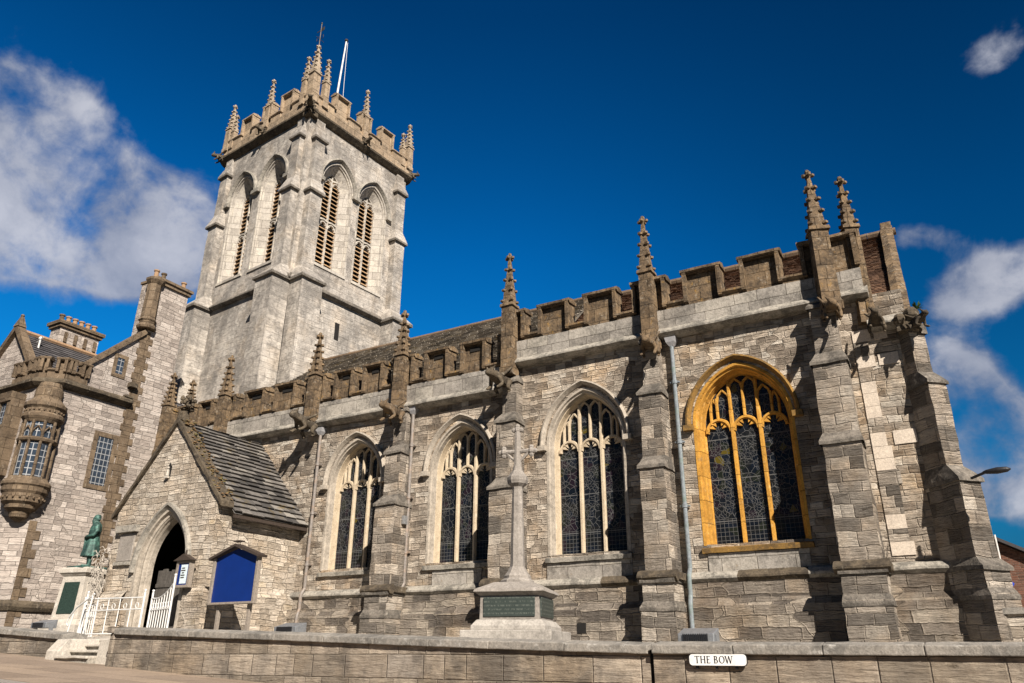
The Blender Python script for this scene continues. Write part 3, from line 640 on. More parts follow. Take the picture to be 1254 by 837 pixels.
# --- gargoyles: crouching beasts thrust out from the cornice
def skin_thing(name, verts, edges, radii, mat, parent, sub=2, label=None):
    me = bpy.data.meshes.new(name); o_ = Vector(verts[0])
    me.from_pydata([Vector(v)-o_ for v in verts], edges, []); me.materials.append(mat)
    ob = bpy.data.objects.new(name, me); col.objects.link(ob)
    if parent is not None: ob.parent = parent; ob.location = o_-world_loc(parent)
    else: ob.location = o_
    md = ob.modifiers.new('skin', 'SKIN'); md.use_smooth_shade = True
    for v, r_ in zip(me.skin_vertices[0].data, radii): v.radius = (r_, r_)
    me.skin_vertices[0].data[0].use_root = True
    s_ = ob.modifiers.new('sub', 'SUBSURF'); s_.levels = sub; s_.render_levels = sub
    if label: ob['label'] = label
    return ob
def gargoyle(base, d, size=1.0, mat='ham', parent=None, seed=0, droop=0.0):
    rnd = random.Random(seed); d = Vector(d).normalized(); s_ = Vector((-d.y, d.x, 0)); u = Vector((0, 0, 1)); b = Vector(base)
    def P(f, l, h): return b+(d*f+s_*l+u*(h-droop*f))*size
    v = []; e = []; r_ = []
    def add(p, rad, par=None):
        v.append(p); r_.append(rad*size)
        if par is not None: e.append((par, len(v)-1))
        return len(v)-1
    hip = add(P(.0, 0, 0), .20); bl = add(P(.35, 0, -.02), .19, hip); ch = add(P(.68, 0, .06), .21, bl); nk = add(P(.88, 0, .17), .13, ch)
    hd = add(P(1.05, 0, .22), .15, nk); mz = add(P(1.22, 0, .13), .085, hd)
    for sg in (-1, 1):
        ea = add(P(1.0, .14*sg, .36), .045, hd); add(P(.96, .20*sg, .46), .02, ea)
        sh = add(P(.70, .20*sg, .02), .09, ch); el = add(P(.62, .27*sg, -.22), .07, sh); pw = add(P(.82, .24*sg, -.36), .06, el); add(P(.92, .24*sg, -.37), .035, pw)
        th = add(P(.12, .22*sg, -.08), .12, hip); kn = add(P(.34, .30*sg, -.30), .085, th); ft = add(P(.18, .27*sg, -.46), .06, kn); add(P(.30, .27*sg, -.50), .04, ft)
        wg = add(P(.45, .2*sg, .18), .06, ch); add(P(.15, .36*sg, .38+.1*rnd.random()), .035, wg)
    return skin_thing('gargoyle', v, e, r_, M[mat], parent or church, 2)
for i, (x, y, z, d, sz, mt, dr) in enumerate([(-1.75, 19.62, 9.9, (.22, -1, 0), .72, 'ham', .45), (-6.62, 19.6, 9.85, (.12, -1, 0), .78, 'ham', .4), (-11.5, 19.6, 9.55, (-.12, -1, 0), .85, 'ham_dark', .15),
        (-15.72, 19.6, 9.15, (-.05, -1, 0), .85, 'ham', .15), (-19.8, 19.7, 9.28, (-.1, -1, 0), .95, 'ham_dark', 0), (-.75, 19.65, 9.25, (.1, -1, 0), .6, 'ham_dark', .1), (.0, 19.6, 9.0, (.7, -.7, 0), .5, 'ham_dark', 0), (-26.9, 19.6, 9.0, (0, -1, 0), .8, 'ham', 0)]):
    gargoyle((x, y, z), d, sz, mt, None, i, dr)

# --- aisle roofs
def slate_slope(mb, x0, x1, e, r, row, wid, th=.028, ov=1.35, M4=None, axis='x', jit=.3, mi=0, seed=1, lift0=.03, gap=.008, jj=.012):
    """courses of individually laid slates up a slope from eave e=(y,z) to ridge r=(y,z)"""
    rnd = random.Random(seed); L = math.hypot(r[0]-e[0], r[1]-e[1]); uy, uz = (r[0]-e[0])/L, (r[1]-e[1])/L; ny, nz = (-uz, uy) if uy > 0 else (uz, -uy)
    s = 0.0; k = 0
    while s < L-.05:
        h = row*(1.15-.35*s/L); x = x0-rnd.random()*wid*.7
        while x < x1:
            w_ = wid*(1+rnd.uniform(-jit, jit)); a, b = max(x, x0), min(x+w_-gap, x1); x += w_
            if b-a < .05: continue
            j = rnd.uniform(-jj, jj); lift = lift0+rnd.uniform(0, .012)
            def P(xx, ss, nn): return (xx, e[0]+uy*ss+ny*nn, e[1]+uz*ss+nz*nn)
            s1 = min(s+h*ov, L)
            mb.grid([[P(a, s+j, lift), P(b, s+j+rnd.uniform(-.006, .006), lift), P(b, s1, .002), P(a, s1, .002)], [P(a, s+j, lift+th), P(b, s+j, lift+th), P(b, s1, .006), P(a, s1, .006)]], mi, True, True)
        s += h; k += 1
    mb.face([(x0, e[0], e[1]), (x1, e[0], e[1]), (x1, r[0], r[1]), (x0, r[0], r[1])], mi)
    return mb
rw = MB(); slate_slope(rw, -28.6, -11.35, (20.25, 10.2), (27.0, 15.65), .24, .42, .045, lift0=.06, gap=.02, jj=.025)
rw.face([(-28.6, 27.0, 15.65), (-11.35, 27.0, 15.65), (-11.35, 34, 10.2), (-28.6, 34, 10.2)])
rw.face([(-11.35, 20.25, 10.2), (-11.35, 34, 10.2), (-11.35, 27.0, 15.65)])
roof_w = rw.build('roof', M['slate_w'], church, label='old stone slate roof beside the tower')
rg = MB()
x = -28.6
while x < -11.4: rg.tube([(x, 27, 15.7), (x+.46, 27, 15.7)], .13, 8); x += .48
rg.build('ridge_tiles', M['ridge'], roof_w, (.2, .01, 3))
re_ = MB(); slate_slope(re_, -11.35, -.2, (20.2, 9.5), (26.2, 14.95), .13, .19, .016, 1.6, seed=3, jit=.12)
re_.face([(-11.35, 26.2, 15.05), (0, 26.2, 15.05), (0, 33, 9.5), (-11.35, 33, 9.5)]); re_.face([(-11.35, 20.2, 9.5), (-11.35, 33, 9.5), (-11.35, 26.2, 15.05)])
roof_e = re_.build('roof', M['tile'], church, label='brown clay tile roof at the east end')
rg = MB(); x = -11.3
while x < -.1: rg.tube([(x, 26.2, 15.1), (x+.44, 26.2, 15.1)], .14, 8); x += .46
rg.build('ridge_tiles', M['ridge'], roof_e, (.2, .01, 3))
gc = MB()    # raised gable coping of the east wall
gc.face([(XE1+.02, 20.2, 9.2), (XE1+.02, 33, 9.2), (XE1+.02, 26.4, 15.1)])
for e_, r_ in (((19.9, 9.3), (26.3, 15.35)), ((33.0, 9.3), (26.3, 15.35))):
    gc.grid([[(-.26, e_[0], e_[1]-.15), (.06, e_[0], e_[1]-.15), (.09, e_[0], e_[1]+.10), (-.1, e_[0], e_[1]+.18), (-.29, e_[0], e_[1]+.10)], [(-.26, r_[0], r_[1]-.2), (.06, r_[0], r_[1]-.2), (.09, r_[0], r_[1]+.05), (-.1, r_[0], r_[1]+.13), (-.29, r_[0], r_[1]+.05)]], 0, True, True)
gc.box(-.27, .07, 26.15, 26.45, 15.1, 15.5)
gc.build('gable_coping', M['ham'], church, (.3, .015, 2))
kn = MB(); kn.box(-.3, .2, 19.55, 20.2, 8.9, 9.32); kn.blob((.06, 19.62, 9.28), .2, 0, 7, 5); kn.blob((-.2, 19.6, 9.2), .17, 0, 7, 5)
kn.build('kneeler', M['ham_dark'], church, (.12, .03, 4))

# --- rainwater pipes
def downpipe(x, ztop, zbot, mat, y=19.86, label=None):
    mb = MB(); mb.tube([(x, y, ztop-.2), (x, y, 3.75), (x, y, 3.55), (x, y-.14, 3.35), (x, y-.14, 2.9), (x, y-.22, 2.65), (x, y-.22, zbot)], .058, 10)
    z = ztop-1.4
    while z > 3.8: mb.tube([(x, y, z), (x, y, z+.1)], .078, 10); mb.box(x-.13, x+.13, y+.0, y+.1, z+.03, z+.07); z -= 1.75
    ob = mb.build('downpipe', M[mat], church, label=label)
    h = MB(); h.grid([[(x-.16, y-.14, ztop), (x+.16, y-.14, ztop), (x+.16, y+.14, ztop), (x-.16, y+.14, ztop)], [(x-.13, y-.11, ztop-.14), (x+.13, y-.11, ztop-.14), (x+.13, y+.12, ztop-.14), (x-.13, y+.12, ztop-.14)], [(x-.06, y-.05, ztop-.26), (x+.06, y-.05, ztop-.26), (x+.06, y+.06, ztop-.26), (x-.06, y+.06, ztop-.26)]], 0, True, True)
    h.build('rainwater_head', M['lead'], ob)
    return ob
downpipe(-6.12, 10.02, 1.5, 'lead_blue', label='bluish weathered drainpipe beside the ochre window')
downpipe(-15.36, 9.36, 1.6, 'iron_grey'); downpipe(-19.58, 9.2, 1.7, 'iron_grey')
vb = MB(); vb.box(-9.28, -9.02, 19.64, 19.7, 2.02, 2.28); vb.build('vent', M['dark'], church)

# ------------------------------------------------------------------ tower
rot = R(-5.83); T0 = Vector((-27.58, 24.5, 0)); TM = Matrix.Translation(T0)@Matrix.Rotation(rot, 4, 'Z')
TX, TY = 8.0, 7.95
tb = MB(TM)
FM = {'S': TM, 'E': TM@Matrix.Translation((0, 0, 0))@Matrix.Rotation(R(90), 4, 'Z')}     # face frames: local x along the face, y into the wall
sw_ = [(-2.62, 1.17), (-5.52, 1.17)]; ew_ = [(2.5, 1.17), (5.3, 1.17)]
OS, OR_ = 26.55, 1.66
def tower_face(fm, x0, x1, wins):
    mb = tb; old = mb.M; mb.M = fm
    wall_with_arches(mb, x0, x1, 1.4, 30.3, .0, [(arch(c, h, OS, OR_, 0, 10), 21.25) for c, h in wins])
    mb.M = old
tower_face(FM['S'], -TX, 0, sw_); tower_face(FM['E'], 0, TY, ew_)
tb.face([(-TX, 0, 1.4), (-TX, TY, 1.4), (-TX, TY, 30.3), (-TX, 0, 30.3)]); tb.face([(-TX, TY, 1.4), (0, TY, 1.4), (0, TY, 30.3), (-TX, TY, 30.3)]); tb.face([(-TX, 0, 30.9), (0, 0, 30.9), (0, TY, 30.9), (-TX, TY, 30.9)])
tower = tb.build('tower', M['ashlar'], church, (.8, .012, 1.0), label='square ashlar bell tower with louvred openings')
def bell_opening(fm, c, h):
    mb = MB(fm)
    st = [(-.03, -.015), (.07, -.015), (.09, .07), (.15, .08), (.18, .17), (.2, .18), (.52, .50), (.56, .51), (.56, .75)]
    rings = []
    for ins, yy in st:
        p = arch(c, h, OS, OR_, ins, 10); p = [(p[0][0], 21.23)]+p+[(p[-1][0], 21.23)]; rings.append([(x, yy, z) for x, z in p])
    mb.grid(rings, 0)
    mb.prism([(-.06, 21.05), (-.06, 21.2), (.95, 21.5), (.95, 21.05)], 'x', c-h, c+h)
    inn = arch(c, h, OS, OR_, .56, 10); y0, y1 = .53, .67; g_ = h-.56
    mb.sweep([(c, 21.3), (c, arch_z(c, inn))], .12, y0, y1, 0, False, .4)
    for zt in (24.0, OS+.25):
        for s_ in (-1, 1):
            x = c+s_*g_/2; hd = arch(x, g_/2-.03, zt, .34, 0, 5); mb.sweep(hd, .09, y0, y1, 0, False, .3)
            mb.sweep([(c, zt+.42), (x-.0*s_, zt+.5), (c+s_*g_, zt+.42)], .10, y0, y1)
            for q in (2, 8):
                p = hd[q]; mb.blob((p[0]+(x-p[0])*.3, y0+.04, p[1]-.03), .055, 0, 5, 3)
    ob = mb.build('bell_opening', [M['bellstone']], tower, (.5, .006, 2))
    lvs = {(i, j): MB(fm) for i in (-1, 1) for j in (0, 1)}
    z = 21.45
    while z < OS+.6:
        if not 23.98 < z < 24.45:
            for s_ in (-1, 1):
                a, b = sorted((c+s_*.06, c+s_*g_)); lvs[s_, z > 24.2].grid([[(a, .58, z), (b, .58, z), (b, .83, z+.20), (a, .83, z+.20)], [(a, .58, z+.05), (b, .58, z+.05), (b, .83, z+.25), (a, .83, z+.25)]], 0, True, True)
        z += .27
    # (each opening's slats are one louvre panel)
    for lv in lvs.values(): lv.build('louvre', M['louvre'], tower)
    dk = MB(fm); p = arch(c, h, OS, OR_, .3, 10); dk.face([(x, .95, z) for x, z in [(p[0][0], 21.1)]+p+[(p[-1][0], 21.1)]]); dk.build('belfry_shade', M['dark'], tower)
    hb = MB(fm); hp = arch(c, h+.14, OS+.02, OR_+.17, 0, 12); rr = []
    for k, (x, z) in enumerate(hp):
        q = Vector(hp[min(k+1, len(hp)-1)])-Vector(hp[max(k-1, 0)]); q.normalize(); n_ = Vector((-q.y, q.x))
        rr.append([(x+n_.x*o, yy, z+n_.y*o) for o, yy in [(.10, .05), (.09, -.17), (.0, -.2), (-.09, -.05), (-.09, .05)]])
    hb.grid(rr, 0, True, True)
    for s_ in (0, -1): x, z = hp[s_]; hb.box(x-.2, x+.2, -.22, .05, z-.22, z)
    hb.build('hood_mould', M['cornice'], tower, (.4, .008, 2))
for c, h in sw_: bell_opening(FM['S'], c, h)
for c, h in ew_: bell_opening(FM['E'], c, h)
sc = MB(FM['E']); sc.box(3.35, 3.65, -.02, .02, 17.3, 18.3); sc.build('slit_window', M['dark'], tower)
for fm, a, b in ((FM['S'], -TX-.2, .2), (FM['E'], -.2, TY+.2)):
    ts = MB(fm); string_profile(ts, a, b, -.0, 19.55, .28, .34); ts.build('string_course', M['setoff'], tower, (.6, .014, 1.6))
for fm, a, b in ((FM['S'], -TX-.3, .3), (FM['E'], -.3, TY+.3)):
    tc = MB(fm); tc.prism([(.05, 30.0), (-.12, 30.08), (-.34, 30.3), (-.34, 30.42), (-.1, 30.56), (.3, 30.56), (.3, 30.0)], 'x', a, b)
    tc.build('cornice', M['ham_dark'], tower, (.5, .014, 1.6))
def tower_buttress(fm, x, lo, z0=1.4):
    mb = MB(fm); st = [(19.6, 1.05+lo, 1.35), (25.2, .46, .80), (28.8, .30, .70), (30.1, .12, .62)]; z = z0
    for k, (zt, p, wd) in enumerate(st):
        nx_ = st[k+1][1] if k+1 < len(st) else .1; nw = st[k+1][2] if k+1 < len(st) else wd; h = wd/2
        mb.grid([[(x-h, .1, z), (x-h, -p, z), (x+h, -p, z), (x+h, .1, z)], [(x-h, .1, zt), (x-h, -p, zt), (x+h, -p, zt), (x+h, .1, zt)]], 0)
        if k < 3:
            o = .13
            mb.grid([[(x-h-o, .1, zt-.16), (x-h-o, -p-o, zt-.16), (x+h+o, -p-o, zt-.16), (x+h+o, .1, zt-.16)], [(x-h-o, .1, zt), (x-h-o, -p-o, zt), (x+h+o, -p-o, zt), (x+h+o, .1, zt)], [(x-nw/2, .1, zt+.9), (x-nw/2, -nx_, zt+.75), (x+nw/2, -nx_, zt+.75), (x+nw/2, .1, zt+.9)]], 1 if False else 0)
            mb.box(x-h-o-.01, x+h+o+.01, -p-o-.01, .0, zt-.18, zt-.05, 1)  # drip band coloured dark for the shade under the overhang
        z = zt
    mb.build('buttress', [M['ashlar'], M['setoff']], tower, (.55, .02, 1.3))
tower_buttress(FM['S'], -.62, 0); tower_buttress(FM['S'], -TX+.6, 0); tower_buttress(FM['E'], .72, 0); tower_buttress(FM['E'], TY-.6, 0)
FM['W'] = TM@Matrix.Translation((-TX, 0, 0))@Matrix.Rotation(R(-90), 4, 'Z'); tower_buttress(FM['W'], -.72, .55)
TP = [(.20, .33), (.45, .55), (.66, .79)]
for fm, a, b in ((FM['S'], -TX-.15, .15), (FM['E'], -.15, TY+.15)):
    parapet(a, b, 30.56, 31.1, 31.6, 32.7, y=-.2, mats=('towerpar', 'towerpar'), pattern=TP, mat4=fm, parent=tower, thick=.4, mould=True, rough=(.5, .012, 2))
pbk = MB(TM); pbk.box(-TX, -TX+.4, .3, TY-.41, 30.56, 31.7); pbk.build('parapet', M['towerpar'], tower)
pbk = MB(TM); pbk.box(-TX, 0, TY-.4, TY, 30.56, 31.7); pbk.build('parapet', M['towerpar'], tower)
TPIN = [((.0, -.05), 31.0, 33.0, 35.3, .26, 5), ((-.68, -.12), 31.0, 32.8, 34.7, .18, 4), ((.12, .72), 31.0, 32.8, 34.7, .18, 4),
        ((-TX*.5, -.1), 30.9, 32.5, 34.7, .18, 5), ((-TX, -.05), 30.9, 32.6, 34.7, .23, 5), ((-TX+.55, -.1), 30.9, 32.2, 33.6, .15, 3),
        ((.1, TY*.5), 30.9, 32.5, 34.7, .18, 5), ((.05, TY), 30.9, 32.6, 34.6, .23, 5), ((.1, TY-.6), 30.9, 32.2, 33.5, .15, 3), ((-TX, TY), 30.9, 32.6, 34.2, .23, 5)]
for c, z0, z1, zt, h, n in TPIN: add_pinnacle(c, z0, z1, zt, h, 0, n, tower, ('towerpar', 'towerpar', 'spire'), TM)
for i, (p, d, s_) in enumerate([((.15, -.15), (1, -1), 1.15), ((-TX*.5, -.15), (0, -1), 1.0), ((.15, TY*.5), (1, 0), 1.0), ((-TX-.1, -.1), (-1, -1), 1.1), ((.1, TY+.1), (1, 1), 1.0)]):
    P = TM@Vector((p[0], p[1], 30.6)); D = TM.to_3x3()@Vector((d[0], d[1], 0)); gargoyle(P-D.normalized()*.15, D, s_*.72, 'ham_dark', tower, 20+i, .1)
wv = MB(TM); vx, vy = -.0, -.05; vx += .25; vy += .05
vx, vy = 0.0, -.05
wv.tube([(vx, vy, 34.8), (vx, vy, 37.0)], .025, 6); wv.box(vx-.02, vx+.30, vy-.01, vy+.01, 36.35, 36.6); wv.box(vx-.35, vx, vy-.01, vy+.01, 36.44, 36.5); wv.tube([(vx-.3, vy, 35.75), (vx+.3, vy, 35.75)], .015, 5); wv.tube([(vx, vy-.3, 35.75), (vx, vy+.3, 35.75)], .015, 5); wv.blob((vx, vy, 37.02), .06, 0, 6, 4)
for s_ in (-1, 1): wv.tube([(vx+.3*s_, vy, 35.75), (vx+.3*s_, vy, 35.95), (vx+.15*s_, vy, 36.05), (vx, vy, 35.9)], .012, 5)
wv.build('weather_vane', M['gold'], tower)
lc_ = MB(FM['E']); lc_.tube([(.05, -.05, 12), (.06, -.05, 18.6)], .03, 5); lc_.build('lightning_conductor', M['dark'], tower)
fp = thing('flagpole', TM@Vector((-.7, 2.1, 30.9)), 'white flagpole with a dark cap leaning slightly above the tower battlements', 'flagpole')
mb = MB(TM); mb.tube([(-.7, 2.1, 30.9), (-.66, 2.25, 34.5), (-.62, 2.4, 37.9)], [.07, .06, .045], 10); mb.build('pole', M['white'], fp)
mb = MB(TM); mb.lathe([(.09, 0), (.12, .05), (.10, .12), (.02, .16)], (-.62, 2.4, 37.9), 10); mb.build('cap', M['oak_dark'], fp)
mb = MB(TM); mb.tube([(-.6, 2.5, 37.85), (-.5, 2.5, 34.4), (-.45, 2.6, 31.2)], .014, 5); mb.build('halyard', M['white'], fp)

# ------------------------------------------------------------------ porch (part of the church)
PX0, PX1, PY = -25.3, -20.2, 16.3
PA = (-22.85, 8.95); PE = 6.0        # apex x,z ; eave height
pm = MB()
DC, DH, DSP, DRI = -22.48, 1.24, 4.05, 1.9
door_arch = arch(DC, DH, DSP, DRI, 0, 14)
def gable_z(x): return PE+(PA[1]-PE)*(1-abs(x-PA[0])/((PA[0]-PX0) if x < PA[0] else (PX1-PA[0])))
def porch_face(y):
    l, r_ = door_arch[0][0], door_arch[-1][0]
    pm.face([(PX0, y, 1.4), (l, y, 1.4), (l, y, gable_z(l)), (PX0, y, PE)]); pm.face([(r_, y, 1.4), (PX1, y, 1.4), (PX1, y, PE), (r_, y, gable_z(r_))])
    xs_ = [p for p in door_arch]
    for (a, b), (c, d) in zip(door_arch, door_arch[1:]):
        if a < PA[0] < c: pm.face([(a, y, b), (c, y, d), (c, y, gable_z(c)), (PA[0], y, PA[1]), (a, y, gable_z(a))])
        else: pm.face([(a, y, b), (c, y, d), (c, y, gable_z(c)), (a, y, gable_z(a))])
porch_face(PY)
pm.face([(PX1, PY, 1.4), (PX1, 20, 1.4), (PX1, 20, PE), (PX1, PY, PE)]); pm.face([(PX0, PY, 1.4), (PX0, 20, 1.4), (PX0, 20, PE), (PX0, PY, PE)])
porch = pm.build('porch', M['porch'], church, (.32, .014, 1.7), label='gabled stone porch with deep pointed arch')
pl = MB()
pl.grid([[(PX1+.16, PY-.16, 1.3), (PX1+.16, 20, 1.3)], [(PX1+.16, PY-.16, 3.2), (PX1+.16, 20, 3.2)], [(PX1-.02, PY-.02, 3.42), (PX1-.02, 20, 3.42)]])
pl.grid([[(DC+DH+.25, PY-.16, 1.3), (PX1+.16, PY-.16, 1.3)], [(DC+DH+.25, PY-.16, 3.2), (PX1+.16, PY-.16, 3.2)], [(DC+DH+.25, PY+.02, 3.42), (PX1-.02, PY+.02, 3.42)]])
pl.build('porch_plinth', M['porch'], porch, (.3, .016, 1.8)); pl = MB(); pl.grid([[(PX0-.16, PY-.16, 1.3), (DC-DH-.25, PY-.16, 1.3)], [(PX0-.16, PY-.16, 3.2), (DC-DH-.25, PY-.16, 3.2)], [(PX0-.16, PY+.02, 3.42), (DC-DH-.25, PY+.02, 3.42)]])
pl.build('porch_plinth', M['porch'], porch, (.3, .016, 1.8))
dm = MB(); rings = []
for ins, yy in [(-.06, PY-.03), (.07, PY-.04), (.09, PY+.06), (.19, PY+.07), (.17, PY+.10), (.20, PY+.09), (.23, PY+.13), (.24, PY+.2), (.27, PY+.19), (.29, PY+.24), (.30, PY+.42)]:
    p = arch(DC, DH, DSP, DRI, ins, 14); p = [(p[0][0], 1.5)]+p+[(p[-1][0], 1.5)]; rings.append([(x, yy, z) for x, z in p])
dm.grid(rings); dm.build('door_arch', M['archstone'], porch, (.5, .006, 3))
dh = MB(); hp = arch(DC, DH+.10, DSP-.1, DRI+.2); rr = []
for k, (x, z) in enumerate(hp):
    q = Vector(hp[min(k+1, len(hp)-1)])-Vector(hp[max(k-1, 0)]); q.normalize(); n_ = Vector((-q.y, q.x)); rr.append([(x+n_.x*o, yy, z+n_.y*o) for o, yy in [(.10, PY+.05), (.09, PY-.14), (.0, PY-.15), (-.07, PY+.0), (-.07, PY+.05)]])
dh.grid(rr, 0, True, True); dh.build('hood_mould', M['cornice'], porch, (.3, .01, 3))
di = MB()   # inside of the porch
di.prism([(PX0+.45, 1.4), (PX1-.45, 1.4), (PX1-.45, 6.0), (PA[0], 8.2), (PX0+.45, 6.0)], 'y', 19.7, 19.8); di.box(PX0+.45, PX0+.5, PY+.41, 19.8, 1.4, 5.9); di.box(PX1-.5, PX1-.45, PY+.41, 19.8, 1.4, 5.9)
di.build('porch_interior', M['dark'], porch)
for (a, b, y0, y1) in ((DC-.93, DC-.02, PY+.62, PY+.68), (DC+.02, DC+.93, PY+.62, PY+.68)):  # door's sunlit lower part shaped as half-height leaves, shaded top left out
    d_ = MB(); n = 4
    for k in range(n): d_.box(a+(b-a)*k/n+.004, a+(b-a)*(k+1)/n-.004, y0, y1, 1.65, 4.05+.05*math.sin(k*2.1))
    d_.box(a, b, y0-.03, y0, 2.2, 2.32); d_.box(a, b, y0-.03, y0, 3.5, 3.62)
    d_.build('lit_door_part', M['door'], porch, None, .008)
pn = MB(); pn.prism([(-23.02, 7.05), (-23.02, 7.4), (-22.92, 7.55), (-22.82, 7.4), (-22.82, 7.05)], 'y', PY-.02, PY+.05); pn.build('niche', M['dark'], porch)
pn = MB(); pn.tube([(-22.92, PY-.06, 7.08), (-22.92, PY-.06, 7.3)], [.06, .04], 6); pn.blob((-22.92, PY-.06, 7.36), .045, 0, 6, 4); pn.box(-23.0, -22.84, PY-.12, PY-.02, 7.0, 7.06);  pn.build('niche_figure', M['limestone'], porch)
tb2 = MB(); tb2.box(-24.85, -24.08, PY-.05, PY+.05, 4.35, 5.25); tb2.build('wall_tablet', M['granite'], porch, None, .01)
tb2 = MB(); tb2.box(-25.02, -23.95, PY-.16, PY+.05, 5.3, 5.52); tb2.build('tablet_cornice', M['cornice'], porch, (.2, .01, 3)); tb2 = MB(); tb2.box(-24.9, -24.05, PY-.1, PY+.05, 4.22, 4.33); tb2.build('tablet_sill', M['cornice'], porch, (.2, .01, 3))
pr = MB()
hw_ = PX1-PA[0]
def east_slope(mb, seed): return slate_slope(mb, PY+.02, 19.98, (0, 0), (0, 0), .1, .1) 
sl1 = MB(Matrix(((0, 1, 0, 0), (1, 0, 0, 0), (0, 0, 1, 0), (0, 0, 0, 1))))    # local x -> world y, local y -> world x
slate_slope(sl1, PY+.42, 19.97, (PX1+.32, PE-.36), (PA[0], PA[1]+.12), .235, .40, .045, 1.45, lift0=.055, gap=.02, jj=.03, seed=11, jit=.4)
proof = sl1.build('roof', M['slate'], porch)
sl2 = MB(Matrix(((0, 1, 0, 0), (1, 0, 0, 0), (0, 0, 1, 0), (0, 0, 0, 1))))
slate_slope(sl2, PY+.42, 19.97, (PX0-.28, PE-.32), (PA[0], PA[1]+.12), .235, .40, .045, 1.45, lift0=.055, gap=.02, jj=.03, seed=12, jit=.4)
sl2.build('roof_slope', M['slate'], proof)
pc = MB()
for e_ in ((PX0-.22, PE-.12), (PX1+.25, PE-.12)):
    pc.grid([[(e_[0], PY-.10, e_[1]-.06), (e_[0], PY+.42, e_[1]-.06), (e_[0], PY+.42, e_[1]+.10), (e_[0], PY-.10, e_[1]+.10)], [(PA[0], PY-.10, PA[1]+.0), (PA[0], PY+.42, PA[1]+.0), (PA[0], PY+.42, PA[1]+.2), (PA[0], PY-.10, PA[1]+.2)]], 0, True, True)
pc.build('gable_coping', M['ham_dark'], porch, (.2, .02, 3))
ms = MB(); rnd = random.Random(3)
for k in range(170):
    f = rnd.random()**.8; x = PX1+.2+(PA[0]-PX1-.2)*f; z = PE-.02+(PA[1]+.2-PE)*f+.04
    ms.blob((x+rnd.uniform(-.08, .08), PY+.18+rnd.uniform(-.22, .32), z+rnd.uniform(-.02, .06)), rnd.uniform(.02, .06), 0, 5, 3, (1.4, 1.4, .5))
mo = ms.build('moss_growth', M['moss'], porch); mo['kind'] = 'stuff'
pf = MB(); cx_, cy_, cz_ = PA[0]+.02, PY+.1, PA[1]+.1
pf.frust((cx_, cy_), cz_, cz_+.35, .16, .10)
for k in range(26):
    a = rnd.uniform(0, 6.28); r_ = rnd.uniform(.05, .30); pf.blob((cx_+.12+r_*math.cos(a), cy_+r_*math.sin(a)*.6, cz_+.35+rnd.uniform(0, .55)), rnd.uniform(.05, .11), 0, 5, 3)
pf.build('finial', M['ham_dark'], porch, (.07, .03, 7))
bk = MB(); bk.box(PX1+.28, PX1+.36, PY+.42, 19.96, PE-.5, PE-.40); bk.build('gutter', M['oak_dark'], porch)
pf = MB(); pf.blob((-25.45, PY-.05, 7.6), .2, 0, 7, 5); pf.blob((-25.3, PY-.1, 7.45), .16, 0, 7, 5)

# ------------------------------------------------------------------ museum building to the west
mus = thing('museum_building', (-36, 22, tz(-36)), 'stone building with brown dressings, round oriel turret and tall chimneys west of the church', 'building')
MX = -31.0
MF = 15.9
A = (MX, MF+.5); B = (-31.75, MF-.15); C_ = (-45, MF-.15)
mb = MB()
def wallq(p, q, z0, z1, mi=0, z1b=None): mb.face([(p[0], p[1], z0), (q[0], q[1], z0), (q[0], q[1], z1 if z1b is None else z1b), (p[0], p[1], z1)], mi)
wallq(A, (MX, 21.25), 1.6, 11.9); wallq(B, A, 1.6, 11.9); wallq(C_, B, 1.6, 11.9)
mb.face([(MX, 17.2, 12.0), (MX, 19.5, 12.0), (MX, 19.5, 15.3), (MX, 17.2, 12.95)])           # half gable above the string
mb.grid([[(MX+.02, 19.45, 1.6), (MX+.02, 21.3, 1.6), (MX-1.0, 21.3, 1.6), (MX-1.0, 19.45, 1.6)], [(MX+.02, 19.45, 18.0), (MX+.02, 21.3, 18.0), (MX-1.0, 21.3, 18.0), (MX-1.0, 19.45, 18.0)]], 0, True, True)   # chimney breast
mb.face([(-38.8, MF+.45, 11.7), (-32.6, MF+.45, 11.7), (-35.7, MF+.45, 15.3)])
mb.face([(-45, MF, 1.6), (-45, 30, 1.6), (-45, 30, 11.9), (-45, MF, 11.9)])
mb.build('wall', M['museum'], mus, (.6, .008, 1.5))
q = MB(); rnd = random.Random(5); z = 3.4
while z < 15.2:
    h = .30; w_ = .42 if int(z/.3) % 2 else .24
    q.box(MX, MX+.05, 19.43, 19.45+w_+.05, z, z+h-.012)
    q.box(MX-.02, MX+.045, 19.44-w_*.5, 19.44, z, z+h-.012); z += h
q.build('quoins', M['museum_ham'], mus, (.2, .01, 3)); q = MB()
z = 1.7
while z < 6.2:
    w_ = .5 if int(z/.35) % 2 else .28; q.box(MX, MX+.035, A[1], A[1]+w_, z, z+.34); z += .35
q.build('quoins', M['museum_ham'], mus, (.2, .01, 3))
s_ = MB()
def mus_string(z, p, h, zz=None):
    pts = [(-45, B[1]), B, A, (MX, 19.42 if z > 5 else 21.25)]
    rings = []
    for k, (x, y) in enumerate(pts):
        n_ = {0: Vector((0, -1)), 1: Vector((.45, -1)), 2: Vector((1, -.5)), 3: Vector((1, 0))}[k]
        rings.append([(x+n_.x*o, y+n_.y*o, z+dz_) for o, dz_ in ((-.05, 0), (p*.5, .05), (p, h*.45), (p, h*.7), (p*.4, h), (-.05, h))])
    s_.grid(rings, 0, True, True)
mus_string(11.62, .30, .42); s_.build('string_course', M['ham_dark'], mus, (.35, .012, 2)); s_ = MB(); mus_string(2.9, .16, .42)
s_.build('string_course', M['ham_dark'], mus, (.35, .012, 2))
